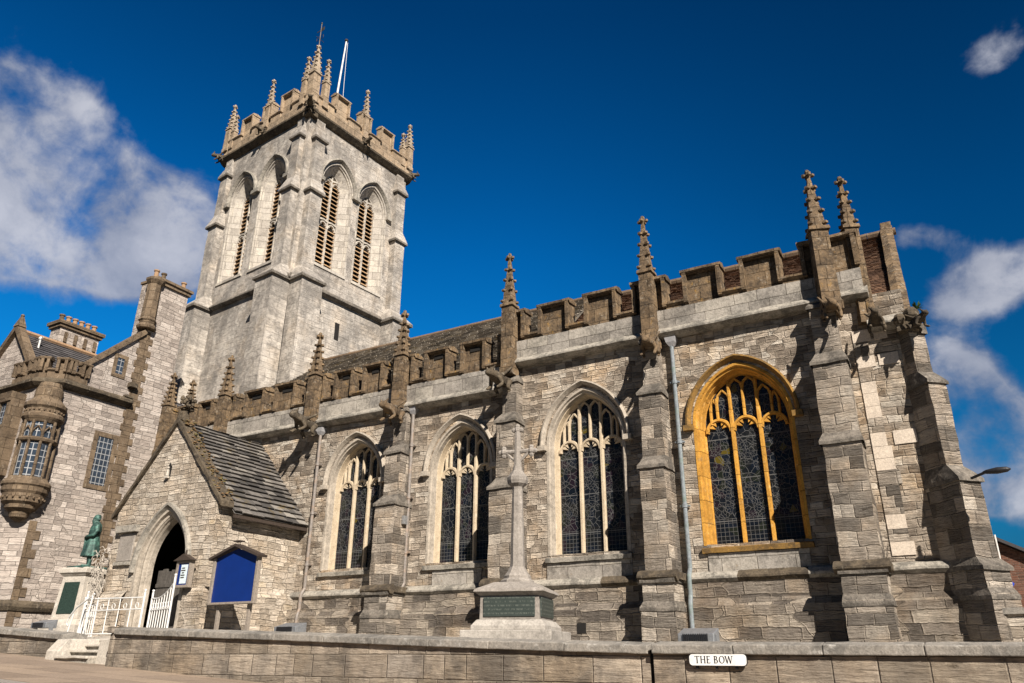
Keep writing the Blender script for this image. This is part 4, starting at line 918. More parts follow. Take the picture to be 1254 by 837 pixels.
# battlements on the canted corner
for p, q_ in (((-33.6, B[1]), B), (B, A), (A, (MX, 17.3))):
    p3, q3 = Vector((*p, 0)), Vector((*q_, 0)); L = (q3-p3).length; ang = math.atan2(q3.y-p3.y, q3.x-p3.x)
    fm = Matrix.Translation(p3)@Matrix.Rotation(ang, 4, 'Z')
    parapet(0, L, 12.04, 12.25, 12.45, 13.0, y=-.10, mats=('museum_ham', 'museum_ham'), pattern=[(0, .3), (.62, 1.0)] if L < 1.2 else [(.0, .18), (.36, .64), (.82, 1.0)], mat4=fm, parent=mus, thick=.3, rough=None)
gcp = MB()
gcp.grid([[(MX-.25, 17.15, 12.85), (MX+.14, 17.15, 12.85), (MX+.14, 17.15, 13.12), (MX-.25, 17.15, 13.12)], [(MX-.25, 19.5, 15.25), (MX+.14, 19.5, 15.25), (MX+.14, 19.5, 15.55), (MX-.25, 19.5, 15.55)]], 0, True, True)
for e_ in (-38.9, -32.5):
    gcp.grid([[(-35.7, MF+.25, 15.2), (-35.7, MF+.62, 15.2), (-35.7, MF+.62, 15.55), (-35.7, MF+.25, 15.55)], [(e_, MF+.25, 11.7), (e_, MF+.62, 11.7), (e_, MF+.62, 12.0), (e_, MF+.25, 12.0)]], 0, True, True)
gcp.frust((-35.7, MF+.42), 15.4, 15.95, .2, .05); gcp.blob((-35.7, MF+.42, 15.98), .09, 0, 6, 4)
gcp.build('gable_coping', M['museum_ham'], mus, (.3, .01, 2))
rf = MB()
slr = MB(Matrix(((0, 1, 0, 0), (1, 0, 0, 0), (0, 0, 1, 0), (0, 0, 0, 1))))
slate_slope(slr, MF+.5, 26, (-32.4, 11.6), (-35.7, 15.2), .22, .4, .014, seed=21)
slate_slope(slr, MF+.5, 26, (-39.0, 11.6), (-35.7, 15.2), .22, .4, .014, seed=22)
mroof = slr.build('roof', M['house_slate'], mus)
rr_ = MB(); y = MF+.5
while y < 26: rr_.tube([(-35.7, y, 15.27), (-35.7, y+.4, 15.27)], .12, 7); y += .42
rr_.build('ridge_tiles', M['terracotta'], mroof)
ch = MB(); cy0, cy1 = 18.3, 20.3
ch.box(-36.9, -36.1, cy0, cy1, 14.2, 16.35, 0); ch.box(-37.0, -36.0, cy0-.1, cy1+.1, 16.3, 16.45, 1); ch.box(-37.08, -35.92, cy0-.18, cy1+.18, 16.45, 16.62, 1); ch.box(-36.98, -36.02, cy0-.05, cy1+.05, 15.3, 15.42, 1)
for k in range(4): ch.box(-36.12, -36.04, cy0+.25+k*.5, cy0+.4+k*.5, 15.6, 16.1, 1)
chim = ch.build('chimney', [M['museum'], M['museum_ham']], mus)
for k in range(6):
    p_ = MB(); p_.lathe([(.12, 0), (.15, .05), (.11, .1), (.10, .36), (.14, .40), (.14, .46), (.09, .46), (.09, .3)], (-36.5, cy0+.15+k*.34, 16.62), 10); p_.build('chimney_pot', M['terracotta'] if k else M['museum_ham'], chim)
c2 = MB()
c2.lathe([(.42, 0), (.46, .1), (.36, .25), (.36, .35), (.42, .42), (.34, .55), (.31, 2.3), (.38, 2.4), (.44, 2.5), (.44, 2.6), (.36, 2.66)], (MX-.05, 19.5, 15.5), 8, 0, R(22.5))
c2.box(MX-1.1, MX+.12, 19.5, 21.4, 17.95, 18.12); c2.box(MX-1.16, MX+.2, 19.45, 21.46, 18.12, 18.25)
ch2 = c2.build('chimney', M['museum_ham'], mus, (.3, .01, 2))
for k, (yy, m_) in enumerate([(19.55, 'terracotta'), (19.95, 'museum_ham'), (21.1, 'terracotta')]):
    p_ = MB(); p_.lathe([(.12, 0), (.15, .05), (.11, .1), (.10, .34), (.14, .38), (.14, .44), (.09, .44), (.09, .3)], (MX-.2, yy, 18.25), 10); p_.build('chimney_pot', M[m_], ch2)
def mus_window(y0, y1, z0, z1, fr=.2):
    f = MB(); x = MX+.03
    for a in ((y0-fr, y0, z0-fr, z1+fr), (y1, y1+fr, z0-fr, z1+fr), (y0, y1, z1, z1+fr), (y0, y1, z0-fr, z0)): f.box(MX-.2, x, a[0], a[1], a[2], a[3])
    if z1-z0 > 1: f.box(MX-.12, MX-.06, y0, y1, (z0+z1)/2-.03, (z0+z1)/2+.03)
    w_ = f.build('window', M['museum_ham'], mus, (.3, .008, 3))
    g_ = MB(); g_.box(MX, MX+.006, y0, y1, z0, z1); g_.build('window_pane', M['lattice'], w_)
mus_window(18.36, 19.06, 8.05, 10.1); mus_window(18.45, 18.78, 13.0, 13.75, .16)
lb = MB(); lb.box(MX, MX+.28, 19.15, 19.5, 12.55, 12.75); lb.box(MX, MX+.2, 19.05, 19.44, 12.05, 12.15); lb.build('label_stop', M['ham_dark'], mus)
# oriel turret on the canted corner
oc = (-31.15, MF+.12, 0); o = MB(Matrix.Translation((-31.15, MF+.12, 0))@Matrix.Diagonal((.88, .88, 1, 1))@Matrix.Translation((31.15, -(MF+.12), 0)))
o.lathe([(.1, 6.15), (.35, 6.3), (.42, 6.5), (.62, 6.62), (.66, 6.75), (.80, 6.85), (.84, 7.15), (.92, 7.25), (.92, 7.42), (.98, 7.48), (.98, 7.58), (.84, 7.72), (.72, 7.82)], oc, 20)
for k in range(20):
    a = 2*math.pi*k/20; o.blob((oc[0]+.845*math.cos(a), oc[1]+.845*math.sin(a), 7.0), .06, 0, 5, 3)
o.lathe([(.70, 9.18), (.80, 9.22), (.84, 9.30), (.72, 9.38)], oc, 16); 
o.lathe([(.70, 10.0), (.80, 10.12), (.86, 10.2), (.86, 10.32), (.78, 10.4), (.78, 10.55), (.88, 10.65), (.88, 10.78), (.66, 10.95), (.58, 11.05), (.58, 11.4), (.52, 11.5), (.45, 11.72)], oc, 20)
for k in range(24):
    a = 2*math.pi*k/24; o.blob((oc[0]+.80*math.cos(a), oc[1]+.80*math.sin(a), 10.47), .05, 0, 5, 3)
for k in range(10):
    a = 2*math.pi*(k+.5)/10; c, s2 = math.cos(a), math.sin(a); px_, py_ = oc[0]+.72*c, oc[1]+.72*s2
    o.tube([(px_, py_, 7.75), (px_, py_, 10.05)], .065, 6)
    a2 = a+2*math.pi/20; px2, py2 = oc[0]+.70*math.cos(a2), oc[1]+.70*math.sin(a2)
    a3 = a+2*math.pi/10; px3, py3 = oc[0]+.72*math.cos(a3), oc[1]+.72*math.sin(a3)
    o.tube([(px_, py_, 9.55), (px2, py2, 9.82), (px3, py3, 9.55)], .035, 5)
orl = o.build('oriel_turret', M['museum_ham'], mus, (.3, .006, 4))
g_ = MB(o.M); g_.lathe([(.67, 7.8), (.67, 9.2), (.67, 9.35), (.67, 10.05)], oc, 10, 0, R(18)); g_.build('window_pane', M['lattice'], orl)
bw = MB(); bw.box(-33.9, -32.3, MF-.75, MF-.1, 11.0, 11.4); bw.box(-32.55, -32.3, MF-.7, MF-.1, 8.3, 11.0); bw.box(-33.9, -33.7, MF-.7, MF-.1, 8.3, 11.0); bw.box(-33.9, -32.3, MF-.75, MF-.1, 8.0, 8.3); bw.box(-33.9, -32.3, MF-.7, MF-.1, 9.9, 10.02); bw.box(-33.16, -33.06, MF-.72, MF-.1, 8.3, 11.0)
bwo = bw.build('bay_window', M['museum_ham'], mus, (.3, .006, 3))
g_ = MB(); g_.box(-33.7, -32.55, MF-.62, MF-.58, 8.3, 11.0); g_.build('window_pane', M['lattice'], bwo)
an = MB(); an.tube([(-35.0, 17.0, 12.2), (-35.0, 17.0, 14.9)], .04, 6); an.tube([(-35.25, 17, 14.8), (-34.8, 17, 14.98)], .025, 5); an.blob((-35.0, 17, 14.95), .09, 0, 6, 4)
an.build('roof_mast', M['white'], mus)
dj = MB(); dj.tube([(MX+.12, 20.6, 10.6), (MX+.12, 20.6, 1.8)], .06, 8); 

# ------------------------------------------------------------------ boundary walls, steps, gate
def coursed_wall(name, pts, thick, cop_h, label, group=None, oh=.06):
    """pts: (x, y, ztop) along the front face"""
    root = thing(name, (pts[0][0], pts[0][1], gz(pts[0][0])), label, 'wall', group)
    b = MB(); c = MB()
    for (x0, y0, z0), (x1, y1, z1) in zip(pts, pts[1:]):
        b.grid([[(x0, y0, gz(x0)-.1), (x0, y0+thick, gz(x0)-.1), (x0, y0+thick, z0-cop_h), (x0, y0, z0-cop_h)], [(x1, y1, gz(x1)-.1), (x1, y1+thick, gz(x1)-.1), (x1, y1+thick, z1-cop_h), (x1, y1, z1-cop_h)]], 0, True, True)
        L = math.hypot(x1-x0, y1-y0); n = max(1, round(L/1.05))
        for k in range(n):
            f0, f1 = k/n, (k+1)/n-.006/L; lx = lambda f: (x0+(x1-x0)*f, y0+(y1-y0)*f, z0+(z1-z0)*f); a, d = lx(f0), lx(f1); j = random.uniform(-.006, .006)
            c.grid([[(p[0], p[1]-oh+j, p[2]-cop_h), (p[0], p[1]+thick+oh, p[2]-cop_h), (p[0], p[1]+thick+oh, p[2]-.02+j), (p[0], p[1]+thick*.5, p[2]+.01), (p[0], p[1]-oh+j, p[2]-.03+j)] for p in (a, d)], 0, True, True)
    w_ = b.build('wall_body', M['retaining'], root); c.build('coping', M['coping'], root, (.16, .006, 5), .012)
    return root
wr = coursed_wall('boundary_wall', [(-14.05, 9.5, 1.91), (-8.8, 9.5, 1.745), (-5.8, 9.5, 1.645), (-3.52, 9.5, 1.585)], .38, .13, 'long coursed stone boundary wall below the church, running from the steps to the straight joint', 'boundary walls along the street')
wr2 = coursed_wall('boundary_wall', [(-3.46, 9.46, 1.592), (-1.5, 9.46, 1.575), (3.5, 9.46, 1.555)], .42, .13, 'coursed stone boundary wall that carries the white street name plate', 'boundary walls along the street')
jb = MB(); jb.box(-3.52, -3.46, 9.53, 9.8, .5, 1.5); jb.build('open_joint', M['dark'], wr2)
wl = coursed_wall('boundary_wall', [(-30, 10.0, 2.62), (-16.45, 10.0, 1.85)], .4, .14, 'low stone boundary wall left of the white railings', 'boundary walls along the street')
pe = MB(); pe.box(-14.16, -14.06, 9.46, 10.0, .9, 1.80); pe.box(-14.2, -14.06, 9.40, 10.06, 1.80, 1.92); pe.build('end_pier', M['retaining'], wr, (.2, .01, 3), .015)
st = thing('stone_steps', (-15.5, 10.2, gz(-16.6)), 'worn pale stone steps rising from the pavement to the white railings', 'steps')
zb = gz(-15.5)+.12; zt = 1.74; y0 = 9.58
for k in range(4):
    s4 = MB(); h = (zt-zb)/4; s4.box(-16.02, -14.95, y0+.3*k+.045, 11.5, zb+h*k-(.1 if k == 0 else -.0), zb+h*(k+1)-.045, 1); s4.box(-16.02, -14.95, y0+.3*k-.01, y0+.3*k+.36, zb+h*(k+1)-.05, zb+h*(k+1)-.002*k, 0); s4.build('step', [M['limestone'], M['cornice']], st, (.2, .010, 4), .012)
for a, b, nm in ((-16.4, -16.02, 0), (-14.95, -14.25, 1)):
    s4 = MB(); s4.prism([(9.62, .8), (9.62, zb+.2), (9.8, zt-.02), (11.4, zt+.02), (11.4, .8)] if nm == 0 else [(9.76, .8), (9.78, zb+.42), (9.9, zt-.16), (10.1, zt-.06), (11.4, zt), (11.4, .8)], 'x', a, b); s4.build('side_block', M['limestone'], st, (.2, .02, 3), .03)
s4 = MB(); s4.box(-18.6, -14.3, 10.9, 11.6, zt-.3, zt+.06); s4.build('landing', M['limestone'], st, (.25, .008, 3))

def railing_tube(mb, pts, r=.018): mb.tube(pts, r*.8, 7)
hr = thing('handrail', (-17.9, 10.9, zt), 'white sloping iron handrail with slim uprights at the left of the steps', 'handrail', 'white ironwork at the church gate')
mb = MB(); railing_tube(mb, [(-18.15, 11.0, 2.22), (-17.95, 11.0, 2.42), (-17.45, 11.0, 2.66), (-17.36, 11.0, 2.72)], .024); railing_tube(mb, [(-18.15, 11.0, 2.22), (-18.2, 11.0, 2.1), (-18.12, 11.0, 2.04)]); mb.build('rail', M['white'], hr)
for x0, x1, h in ((-18.12, -18.0, 2.3), (-17.72, -17.62, 2.5), (-17.5, -17.4, 2.68)):
    mb = MB(); railing_tube(mb, [(x0, 11.0, zt), (x1, 11.0, h)], .022); mb.build('post', M['white'], hr)
mb = MB(); railing_tube(mb, [(-18.15, 11, zt+.06), (-17.45, 11, zt+.06)], .016); mb.build('lower_rail', M['white'], hr)
def gate(name, x0, x1, y0, y1, z0, ztl, ztr, nb, label, sag=.0, scroll=True, group='white ironwork at the church gate', thickends=True):
    g_ = thing(name, ((x0+x1)/2, (y0+y1)/2, z0), label, 'gate' if 'gate' in name else 'railing', group)
    P = lambda f, z: (x0+(x1-x0)*f, y0+(y1-y0)*f, z); top = lambda f: ztl+(ztr-ztl)*f-sag*4*f*(1-f)
    fr = MB(); railing_tube(fr, [P(f/8, top(f/8)) for f in range(9)], .02); fr.build('top_rail', M['white'], g_)
    for zz in (.12, .62): fr = MB(); railing_tube(fr, [P(0, z0+zz), P(1, z0+zz)], .018); fr.build('cross_rail', M['white'], g_)
    for f in (0, 1):
        m_ = MB(); railing_tube(m_, [P(f, z0-.05), P(f, top(f)+.12)], .028 if thickends else .02); m_.blob(P(f, top(f)+.15), .03, 0, 6, 4); m_.build('post', M['white'], g_)
    for k in range(1, nb):
        m_ = MB(); f = k/nb; railing_tube(m_, [P(f, z0+.12), P(f, top(f))], .014); m_.build('bar', M['white'], g_)
    if scroll:
        for k in range(nb):
            m_ = MB(); f = (k+.5)/nb; c = Vector(P(f, z0+.7)); dr = (Vector(P(1, 0))-Vector(P(0, 0))).normalized()
            m_.tube([c+dr*(.055*math.cos(a))+Vector((0, 0, .055*math.sin(a))) for a in [i*math.pi/5 for i in range(11)]], .008, 5)
            m_.build('scroll', M['white'], g_)
    return g_
gate('railing', -17.75, -15.75, 11.1, 11.15, zt, 2.62, 2.60, 5, 'white tubular railing with scrolled top bar standing above the steps')
gate('gate', -15.75, -14.62, 11.35, 11.0, zt-.02, 2.6, 2.86, 8, 'white iron gate leaf with a dipping top rail in front of the porch arch', .12)
gate('railing', -21.5, -20.6, 13.4, 13.2, zt+.02, 2.75, 2.7, 6, 'white railing leaf standing open behind the tubular railing, seen through its bars', .04)

# ------------------------------------------------------------------ statue on its pedestal
SX, SY, SZ = -26.75, 16.5, 4.30
pd = thing('pedestal', (SX, SY, tz(SX)), 'grey stone pedestal with panelled sides and green base carrying the bronze statue', 'pedestal')
PR = R(12)
b = MB(); b.frust((SX, SY), tz(SX)-.1, 2.35, .80, .80, 0, PR); b.frust((SX, SY), 2.35, 2.55, .76, .6, 0, PR); b.frust((SX, SY), 2.55, 3.95, .565, .48, 0, PR); b.frust((SX, SY), 3.95, 4.05, .5, .58, 0, PR); b.frust((SX, SY), 4.05, 4.18, .60, .60, 0, PR); b.frust((SX, SY), 4.18, 4.24, .60, .52, 0, PR)
b.build('shaft', M['limestone'], pd, (.25, .008, 3), .012)
for (dx, dy, nm) in ((0, -1, 'plaque'), (1, 0, 'limestone')):
    p_ = MB(Matrix.Translation((SX, SY, 0))@Matrix.Rotation(PR+math.atan2(dx, -dy), 4, 'Z'))
    p_.grid([[(-.36, -.575, 2.72), (.36, -.575, 2.72), (.36, -.5, 2.72), (-.36, -.5, 2.72)], [(-.33, -.512, 3.75), (.33, -.512, 3.75), (.33, -.45, 3.75), (-.33, -.45, 3.75)]], 0, True, True)
    p_.build('inscribed_panel', M['bronze' if nm == 'plaque' else nm], pd)
def statue():
    """bearded standing man in a long buttoned coat, hands folded in front"""
    H = 1.85; s = MB(); fac = R(-28)
    T = Matrix.Translation((SX, SY, SZ-.02))@Matrix.Rotation(fac, 4, 'Z')@Matrix.Diagonal((1.22, 1.22, 1.0, 1))     # local -y is the way he faces
    s.M = T
    def ring(z, rx, ry, oy=0.0, n=40, flut=0.0): return [((rx*(1+flut*math.sin(7*a)))*math.cos(a), (ry*(1+flut*math.sin(7*a)))*math.sin(a)+oy, z) for a in [2*math.pi*k/n for k in range(n)]]
    s.grid([ring(.36, .275, .25, 0, 40, .075), ring(.42, .27, .245, 0, 40, .075), ring(.7, .235, .205, 0, 40, .055), ring(.98, .195, .165, 0, 40, .02), ring(1.08, .19, .155, -.01), ring(1.25, .215, .165, 0), ring(1.40, .225, .15, .01), ring(1.50, .19, .12, .015), ring(1.55, .10, .09, .01), ring(1.60, .068, .068, -.005)], 0, True, True)
    s.grid([ring(1.56, .05, .055, -.01, 40), ring(1.62, .062, .07, -.02, 40), ring(1.68, .078, .092, -.02, 40), ring(1.75, .082, .10, -.012, 40), ring(1.81, .07, .085, -.005, 40), ring(1.85, .03, .04, 0, 40)], 0, True, True)
    s.blob((0, -.115, 1.705), .024, 0, 6, 4, (1, 1, 1.5))                                     # nose
    s.blob((0, -.085, 1.60), .075, 0, 8, 5, (1, .8, 1.35)); s.blob((0, -.085, 1.52), .055, 0, 8, 5, (1, .7, 1.2))   # beard
    for sg in (-1, 1):
        s.blob((.083*sg, -.005, 1.70), .024, 0, 6, 4, (.6, 1, 1.4))
        s.blob((.062*sg, .03, 1.66), .05, 0, 6, 4)                                            # hair over the collar
        s.tube([(.20*sg, .01, 1.44), (.265*sg, .02, 1.22), (.255*sg, -.05, 1.08), (.12*sg, -.19, 1.04), (.03*sg, -.215, 1.02)], [.075, .072, .064, .052, .042], 10)
        for k in range(4): s.tube([(.045*sg, -.215, 1.045-.022*k), (-.005*sg, -.242, 1.03-.022*k), (-.045*sg, -.232, 1.02-.022*k)], [.013, .012, .010], 5)
        s.tube([(.05*sg, -.2, 1.05), (.02*sg, -.235, 1.075)], [.015, .011], 5)
        s.tube([(.09*sg, 0, .44), (.095*sg, .0, .25), (.10*sg, .01, .06)], [.075, .068, .05], 10)
        s.grid([[(.10*sg+.055*math.cos(a), -.06+.14*math.sin(a), z) for a in [2*math.pi*k/12 for k in range(12)]] for z in (0, .05, .09)], 0, True, True)
    s.box(-.012, .012, -.235, -.16, .45, 1.0)
    ob = s.build('statue', M['verdigris'])
    rm = ob.modifiers.new('remesh', 'REMESH'); rm.mode = 'VOXEL'; rm.voxel_size = .016; rm.use_smooth_shade = True
    sm = ob.modifiers.new('smooth', 'SMOOTH'); sm.factor = .4; sm.iterations = 3
    tag(ob, 'green bronze statue of a bearded man in a long coat, hands folded, on the pedestal', 'statue')
    b2 = MB(); b2.frust((SX, SY), SZ-.07, SZ+.0, .50, .46); o2 = b2.build('statue_base', M['verdigris'], pd)
statue()
cp = MB(); rnd = random.Random(9)      # bare climber beside the statue, up the porch corner
for k in range(5):
    x, z = -25.45+rnd.uniform(-.15, .2), 1.9; y = PY-.22+rnd.uniform(-.1, .05); pts = [(x, y, z)]
    while z < rnd.uniform(4.0, 5.4): x += rnd.uniform(-.12, .13); z += rnd.uniform(.15, .3); x = min(max(x, -25.7), -25.1); pts.append((x, y+rnd.uniform(-.05, .05), z))
    cp.tube(pts, .014, 5)
    for p_ in pts[3:]:
        for q in range(3):
            a = rnd.uniform(0, 6.28); l = rnd.uniform(.08, .2); cp.tube([p_, (p_[0]+l*math.cos(a), p_[1]-.05, p_[2]+l*math.sin(a)), (p_[0]+l*1.3*math.cos(a+.5), p_[1]-.08, p_[2]+l*1.3*math.sin(a+.5))], .009, 4)
tag(cp.build('climbing_plant', M['twig']), 'pale bare climbing stems between the statue and the porch arch', 'plant')

# ------------------------------------------------------------------ memorial cross
MEX, MEY = -6.88, 12.15
me_ = thing('memorial_cross', (MEX, MEY, 1.55), 'slender grey memorial cross on a column with bronze plaques round its base', 'memorial')
r45 = R(14)
b = MB(); b.frust((MEX, MEY), 1.45, 1.83, .78, .78, 0, r45); b.build('step', M['granite_pale'], me_, (.3, .008, 3), .015)
b = MB(); b.frust((MEX, MEY), 1.83, 1.90, .64, .64, 0, r45); b.frust((MEX, MEY), 1.90, 2.0, .64, .56, 0, r45); b.build('plinth', M['granite_pale'], me_, (.3, .006, 3), .012)
b = MB(); b.frust((MEX, MEY), 2.0, 2.38, .525, .515, 0, r45); b.frust((MEX, MEY), 2.38, 2.44, .52, .60, 0, r45); b.frust((MEX, MEY), 2.44, 2.49, .62, .60, 0, r45); b.frust((MEX, MEY), 2.49, 2.62, .60, .33, 0, r45); b.build('die', M['granite'], me_, (.25, .006, 4), .01)
for k in range(4):
    p_ = MB(Matrix.Translation((MEX, MEY, 0))@Matrix.Rotation(r45+R(90*k), 4, 'Z')); p_.box(-.45, .45, -.545, -.50, 2.045, 2.355); p_.build('plaque', M['plaque'], me_, None, .006)
b = MB(); b.blob((MEX+.0+.56*math.sin(r45+.78), MEY-.56*math.cos(r45+.78), 2.02), .07, 0, 7, 5, (1, 1, 1.4)); b.build('wreath_bracket', M['bronze'], me_)
b = MB(); b.lathe([(.30, 2.60), (.30, 2.66), (.24, 2.70), (.24, 2.74), (.19, 2.80), (.135, 2.90), (.128, 3.0), (.10, 4.28), (.11, 4.32), (.18, 4.38), (.20, 4.44), (.20, 4.50), (.14, 4.58), (.10, 4.63), (.08, 4.72)], (MEX, MEY, 0), 8, 0, r45+R(22.5)); b.build('shaft', M['granite'], me_, (.4, .004, 4))
b = MB(Matrix.Translation((MEX, MEY, 0))@Matrix.Rotation(R(12), 4, 'Z')); b.tube([(0, 0, 4.68), (0, 0, 5.42)], [.075, .055], 8); b.tube([(-.25, 0, 5.0), (.25, 0, 5.0)], .045, 8)
for p_ in ((0, 5.42), (-.27, 5.0), (.27, 5.0)):
    b.blob((p_[0], 0, p_[1]), .07, 0, 7, 5)
    for q in range(4): a = R(90*q); b.blob((p_[0]+.07*math.cos(a), 0, p_[1]+.07*math.sin(a)), .05, 0, 6, 4)
b.tube([(-.24, 0, 5.0), (-.12, 0, 4.88), (0, 0, 4.78)], .03, 6); b.tube([(.24, 0, 5.0), (.12, 0, 4.88), (0, 0, 4.78)], .03, 6)
b.build('cross_head', M['granite'], me_)

# ------------------------------------------------------------------ notice boards and signs
nb_ = thing('notice_board', (-18.4, 15.8, tz(-17.3)), 'large blue notice board with a gabled wooden frame standing in the churchyard', 'notice board')
by = 15.8; bx0, bx1, bz0, bz1, bap = -19.32, -17.42, 2.79, 4.12, 4.4; bm_ = (bx0+bx1)/2
b = MB(); b.prism([(bx0+.09, bz0+.06), (bx1-.09, bz0+.06), (bx1-.09, bz1-.02), (bm_, bap-.06), (bx0+.09, bz1-.02)], 'y', by, by+.05); b.build('panel', M['blue'], nb_)
b = MB(); b.box(bx0, bx0+.09, by-.06, by+.07, bz0, bz1); b.box(bx1-.09, bx1, by-.06, by+.07, bz0, bz1); b.box(bx0+.09, bx1-.09, by-.058, by+.07, bz0, bz0+.06); b.build('frame', M['oak'], nb_, None, .006)
b = MB(); b.sweep([(bx0-.10, bz1-.05), (bm_, bap+.03), (bx1+.10, bz1-.05)], .07, by-.16, by+.16); b.box(bm_-.16, bm_+.12, by-.1, by+.1, bap+.13, bap+.17); b.build('gable_roof', M['oak_dark'], nb_)
for x in (bx0+.28, bx1-.36):
    b = MB(); b.box(x, x+.10, by+.075, by+.17, tz(-17)-.1, bz0+.3); b.build('post', M['oak'], nb_, None, .006)
nc = thing('notice_case', (-21.62, 16.1, 3.2), 'small wooden notice case with a printed sheet beside the porch arch', 'notice case')
x0, x1, z0, z1 = -21.25, -20.58, 3.35, 4.15; y = 15.98
b = MB(); b.box(x0, x1, y+.02, y+.12, z0, z1, 0); b.box(x0, x0+.09, y-.03, y+.02, z0, z1); b.box(x1-.09, x1, y-.03, y+.02, z0, z1); b.box(x0+.09, x1-.09, y-.028, y+.02, z0, z0+.08); b.box(x0+.09, x1-.09, y-.028, y+.02, z1-.08, z1); b.build('frame', M['oak'], nc, None, .006)
b = MB(); b.prism([(x0-.10, z1), (x1+.10, z1), ((x0+x1)/2, z1+.2)], 'y', y-.1, y+.12); b.tube([((x0+x1)/2, y, z1+.16), ((x0+x1)/2, y, z1+.32)], .03, 6); b.build('gable_roof', M['oak_dark'], nc)
b = MB(); b.box(x0+.09, x1-.09, y, y+.018, z0+.08, z1-.08); b.build('backing', M['blue'], nc)
b = MB(); b.box(x0+.22, x1-.15, y-.006, y-.001, z0+.12, z1-.12); b.build('printed_sheet', M['paper'], nc)
b = MB()
for k, wd in enumerate((.14, .20, .10, .18, .16)): b.box(-20.915-wd/2, -20.915+wd/2, y-.010, y-.0065, z1-.24-k*.07, z1-.205-k*.07)
b.build('print_lines', M['oak_dark'], nc)

sg = thing('street_sign', (-2.62, 9.42, 1.3), 'white street name plate reading THE BOW fixed on the boundary wall', 'street sign')
SGX0, SGX1, SGZ0, SGZ1, SGY = -3.005, -2.325, 1.325, 1.462, 9.405
def rrect(x0, x1, z0, z1, r, n=5):
    pts = []
    for cx, cz, a0 in ((x1-r, z1-r, 0), (x0+r, z1-r, 90), (x0+r, z0+r, 180), (x1-r, z0+r, 270)):
        pts += [(cx+r*math.cos(R(a0+90*k/n)), cz+r*math.sin(R(a0+90*k/n))) for k in range(n+1)]
    return pts
b = MB(); b.prism(rrect(SGX0, SGX1, SGZ0, SGZ1, .045), 'y', SGY, SGY+.018); b.build('plate_border', M['black'], sg)
M['plate'] = simple('enamelled_white_plate', (.80, .80, .78), .35, var=.05, second=((.55, .52, .47), 9, .25))
b = MB(); b.prism(rrect(SGX0+.008, SGX1-.008, SGZ0+.008, SGZ1-.008, .038), 'y', SGY-.004, SGY+.004); b.build('plate', M['plate'], sg)
def lettering(mb, text, x, z, h, y0, y1):
    th, tn, sf = h*.15, h*.07, h*.05
    def serif(cx, cz): mb.box(cx-h*.14, cx+h*.14, y0, y1, cz-sf/2, cz+sf/2)
    def arc(cx, cz, rx, rz, a0, a1, w0, w1):
        n = 18; ro = [(cx+rx*math.cos(R(a0+(a1-a0)*k/n)), cz+rz*math.sin(R(a0+(a1-a0)*k/n))) for k in range(n+1)]; rings = []
        for k, p in enumerate(ro):
            a = R(a0+(a1-a0)*k/n); wv_ = w0+(w1-w0)*abs(math.cos(a)); q = (p[0]-wv_*math.cos(a), p[1]-wv_*math.sin(a)*.9); rings.append([(p[0], y0, p[1]), (q[0], y0, q[1]), (q[0], y1, q[1]), (p[0], y1, p[1])])
        mb.grid(rings, 0, True, True)
    def stem(cx, z0=0, z1=1, w=None): w = w or th; mb.box(cx-w/2, cx+w/2, y0, y1, z+z0*h, z+z1*h)
    def diag(xa, za, xb, zb, w): mb.prism([(xa-w/2, z+za*h), (xa+w/2, z+za*h), (xb+w/2, z+zb*h), (xb-w/2, z+zb*h)], 'y', y0, y1)
    for c in text:
        if c == 'T': stem(x+.38*h); mb.box(x+.02*h, x+.74*h, y0+.0002, y1, z+h-tn, z+h); mb.box(x+.02*h, x+.07*h, y0, y1, z+h*.84, z+h); mb.box(x+.69*h, x+.74*h, y0, y1, z+h*.84, z+h); serif(x+.38*h, z+sf/2); x += .86*h
        if c == 'H':
            for k in (.14, .68): stem(x+k*h); serif(x+k*h, z+sf/2); serif(x+k*h, z+h-sf/2)
            mb.box(x+.14*h, x+.68*h, y0+.0002, y1, z+h*.47, z+h*.47+tn); x += .94*h
        if c == 'E':
            stem(x+.14*h)
            for k, l in ((0, .56), (.47, .46), (1-tn/h, .53)): mb.box(x+.02*h if k != .47 else x+.14*h, x+l*h, y0+.0002, y1, z+h*k, z+h*k+tn)
            mb.box(x+.52*h, x+.56*h, y0, y1, z, z+.17*h); mb.box(x+.49*h, x+.53*h, y0, y1, z+.84*h, z+h); x += .68*h
        if c == 'B':
            stem(x+.14*h); 
            for k in (0, .48, 1-tn/h): mb.box(x+.02*h, x+.34*h, y0+.0002, y1, z+h*k, z+h*k+tn)
            arc(x+.30*h, z+.76*h, .24*h, .24*h, -90, 90, tn, th); arc(x+.32*h, z+.27*h, .29*h, .275*h, -90, 90, tn, th); x += .74*h
        if c == 'O': arc(x+.46*h, z+.5*h, .43*h, .52*h, 0, 360, tn, th); x += .96*h
        if c == 'W':
            diag(x+.06*h, 1, x+.30*h, 0, th); diag(x+.54*h, 1, x+.30*h, 0, tn); diag(x+.54*h, 1, x+.78*h, 0, th); diag(x+1.02*h, 1, x+.78*h, 0, tn)
            for k in (.06, 1.02): serif(x+k*h, z+h-sf/2)
            x += 1.1*h
        if c == ' ': x += .42*h
    return x
b = MB(); lettering(b, 'THE BOW', SGX0+.072, SGZ0+.032, .078, SGY-.0065, SGY-.0045); b.build('lettering', M['black'], sg)
for x in (-2.92, -2.69, -2.46): b = MB(); b.tube([(x, 9.5, 1.31), (x, 9.43, 1.31)], .012, 6); b.box(x-.012, x+.012, 9.425, 9.47, 1.295, 1.33); b.build('bracket', M['black'], sg)

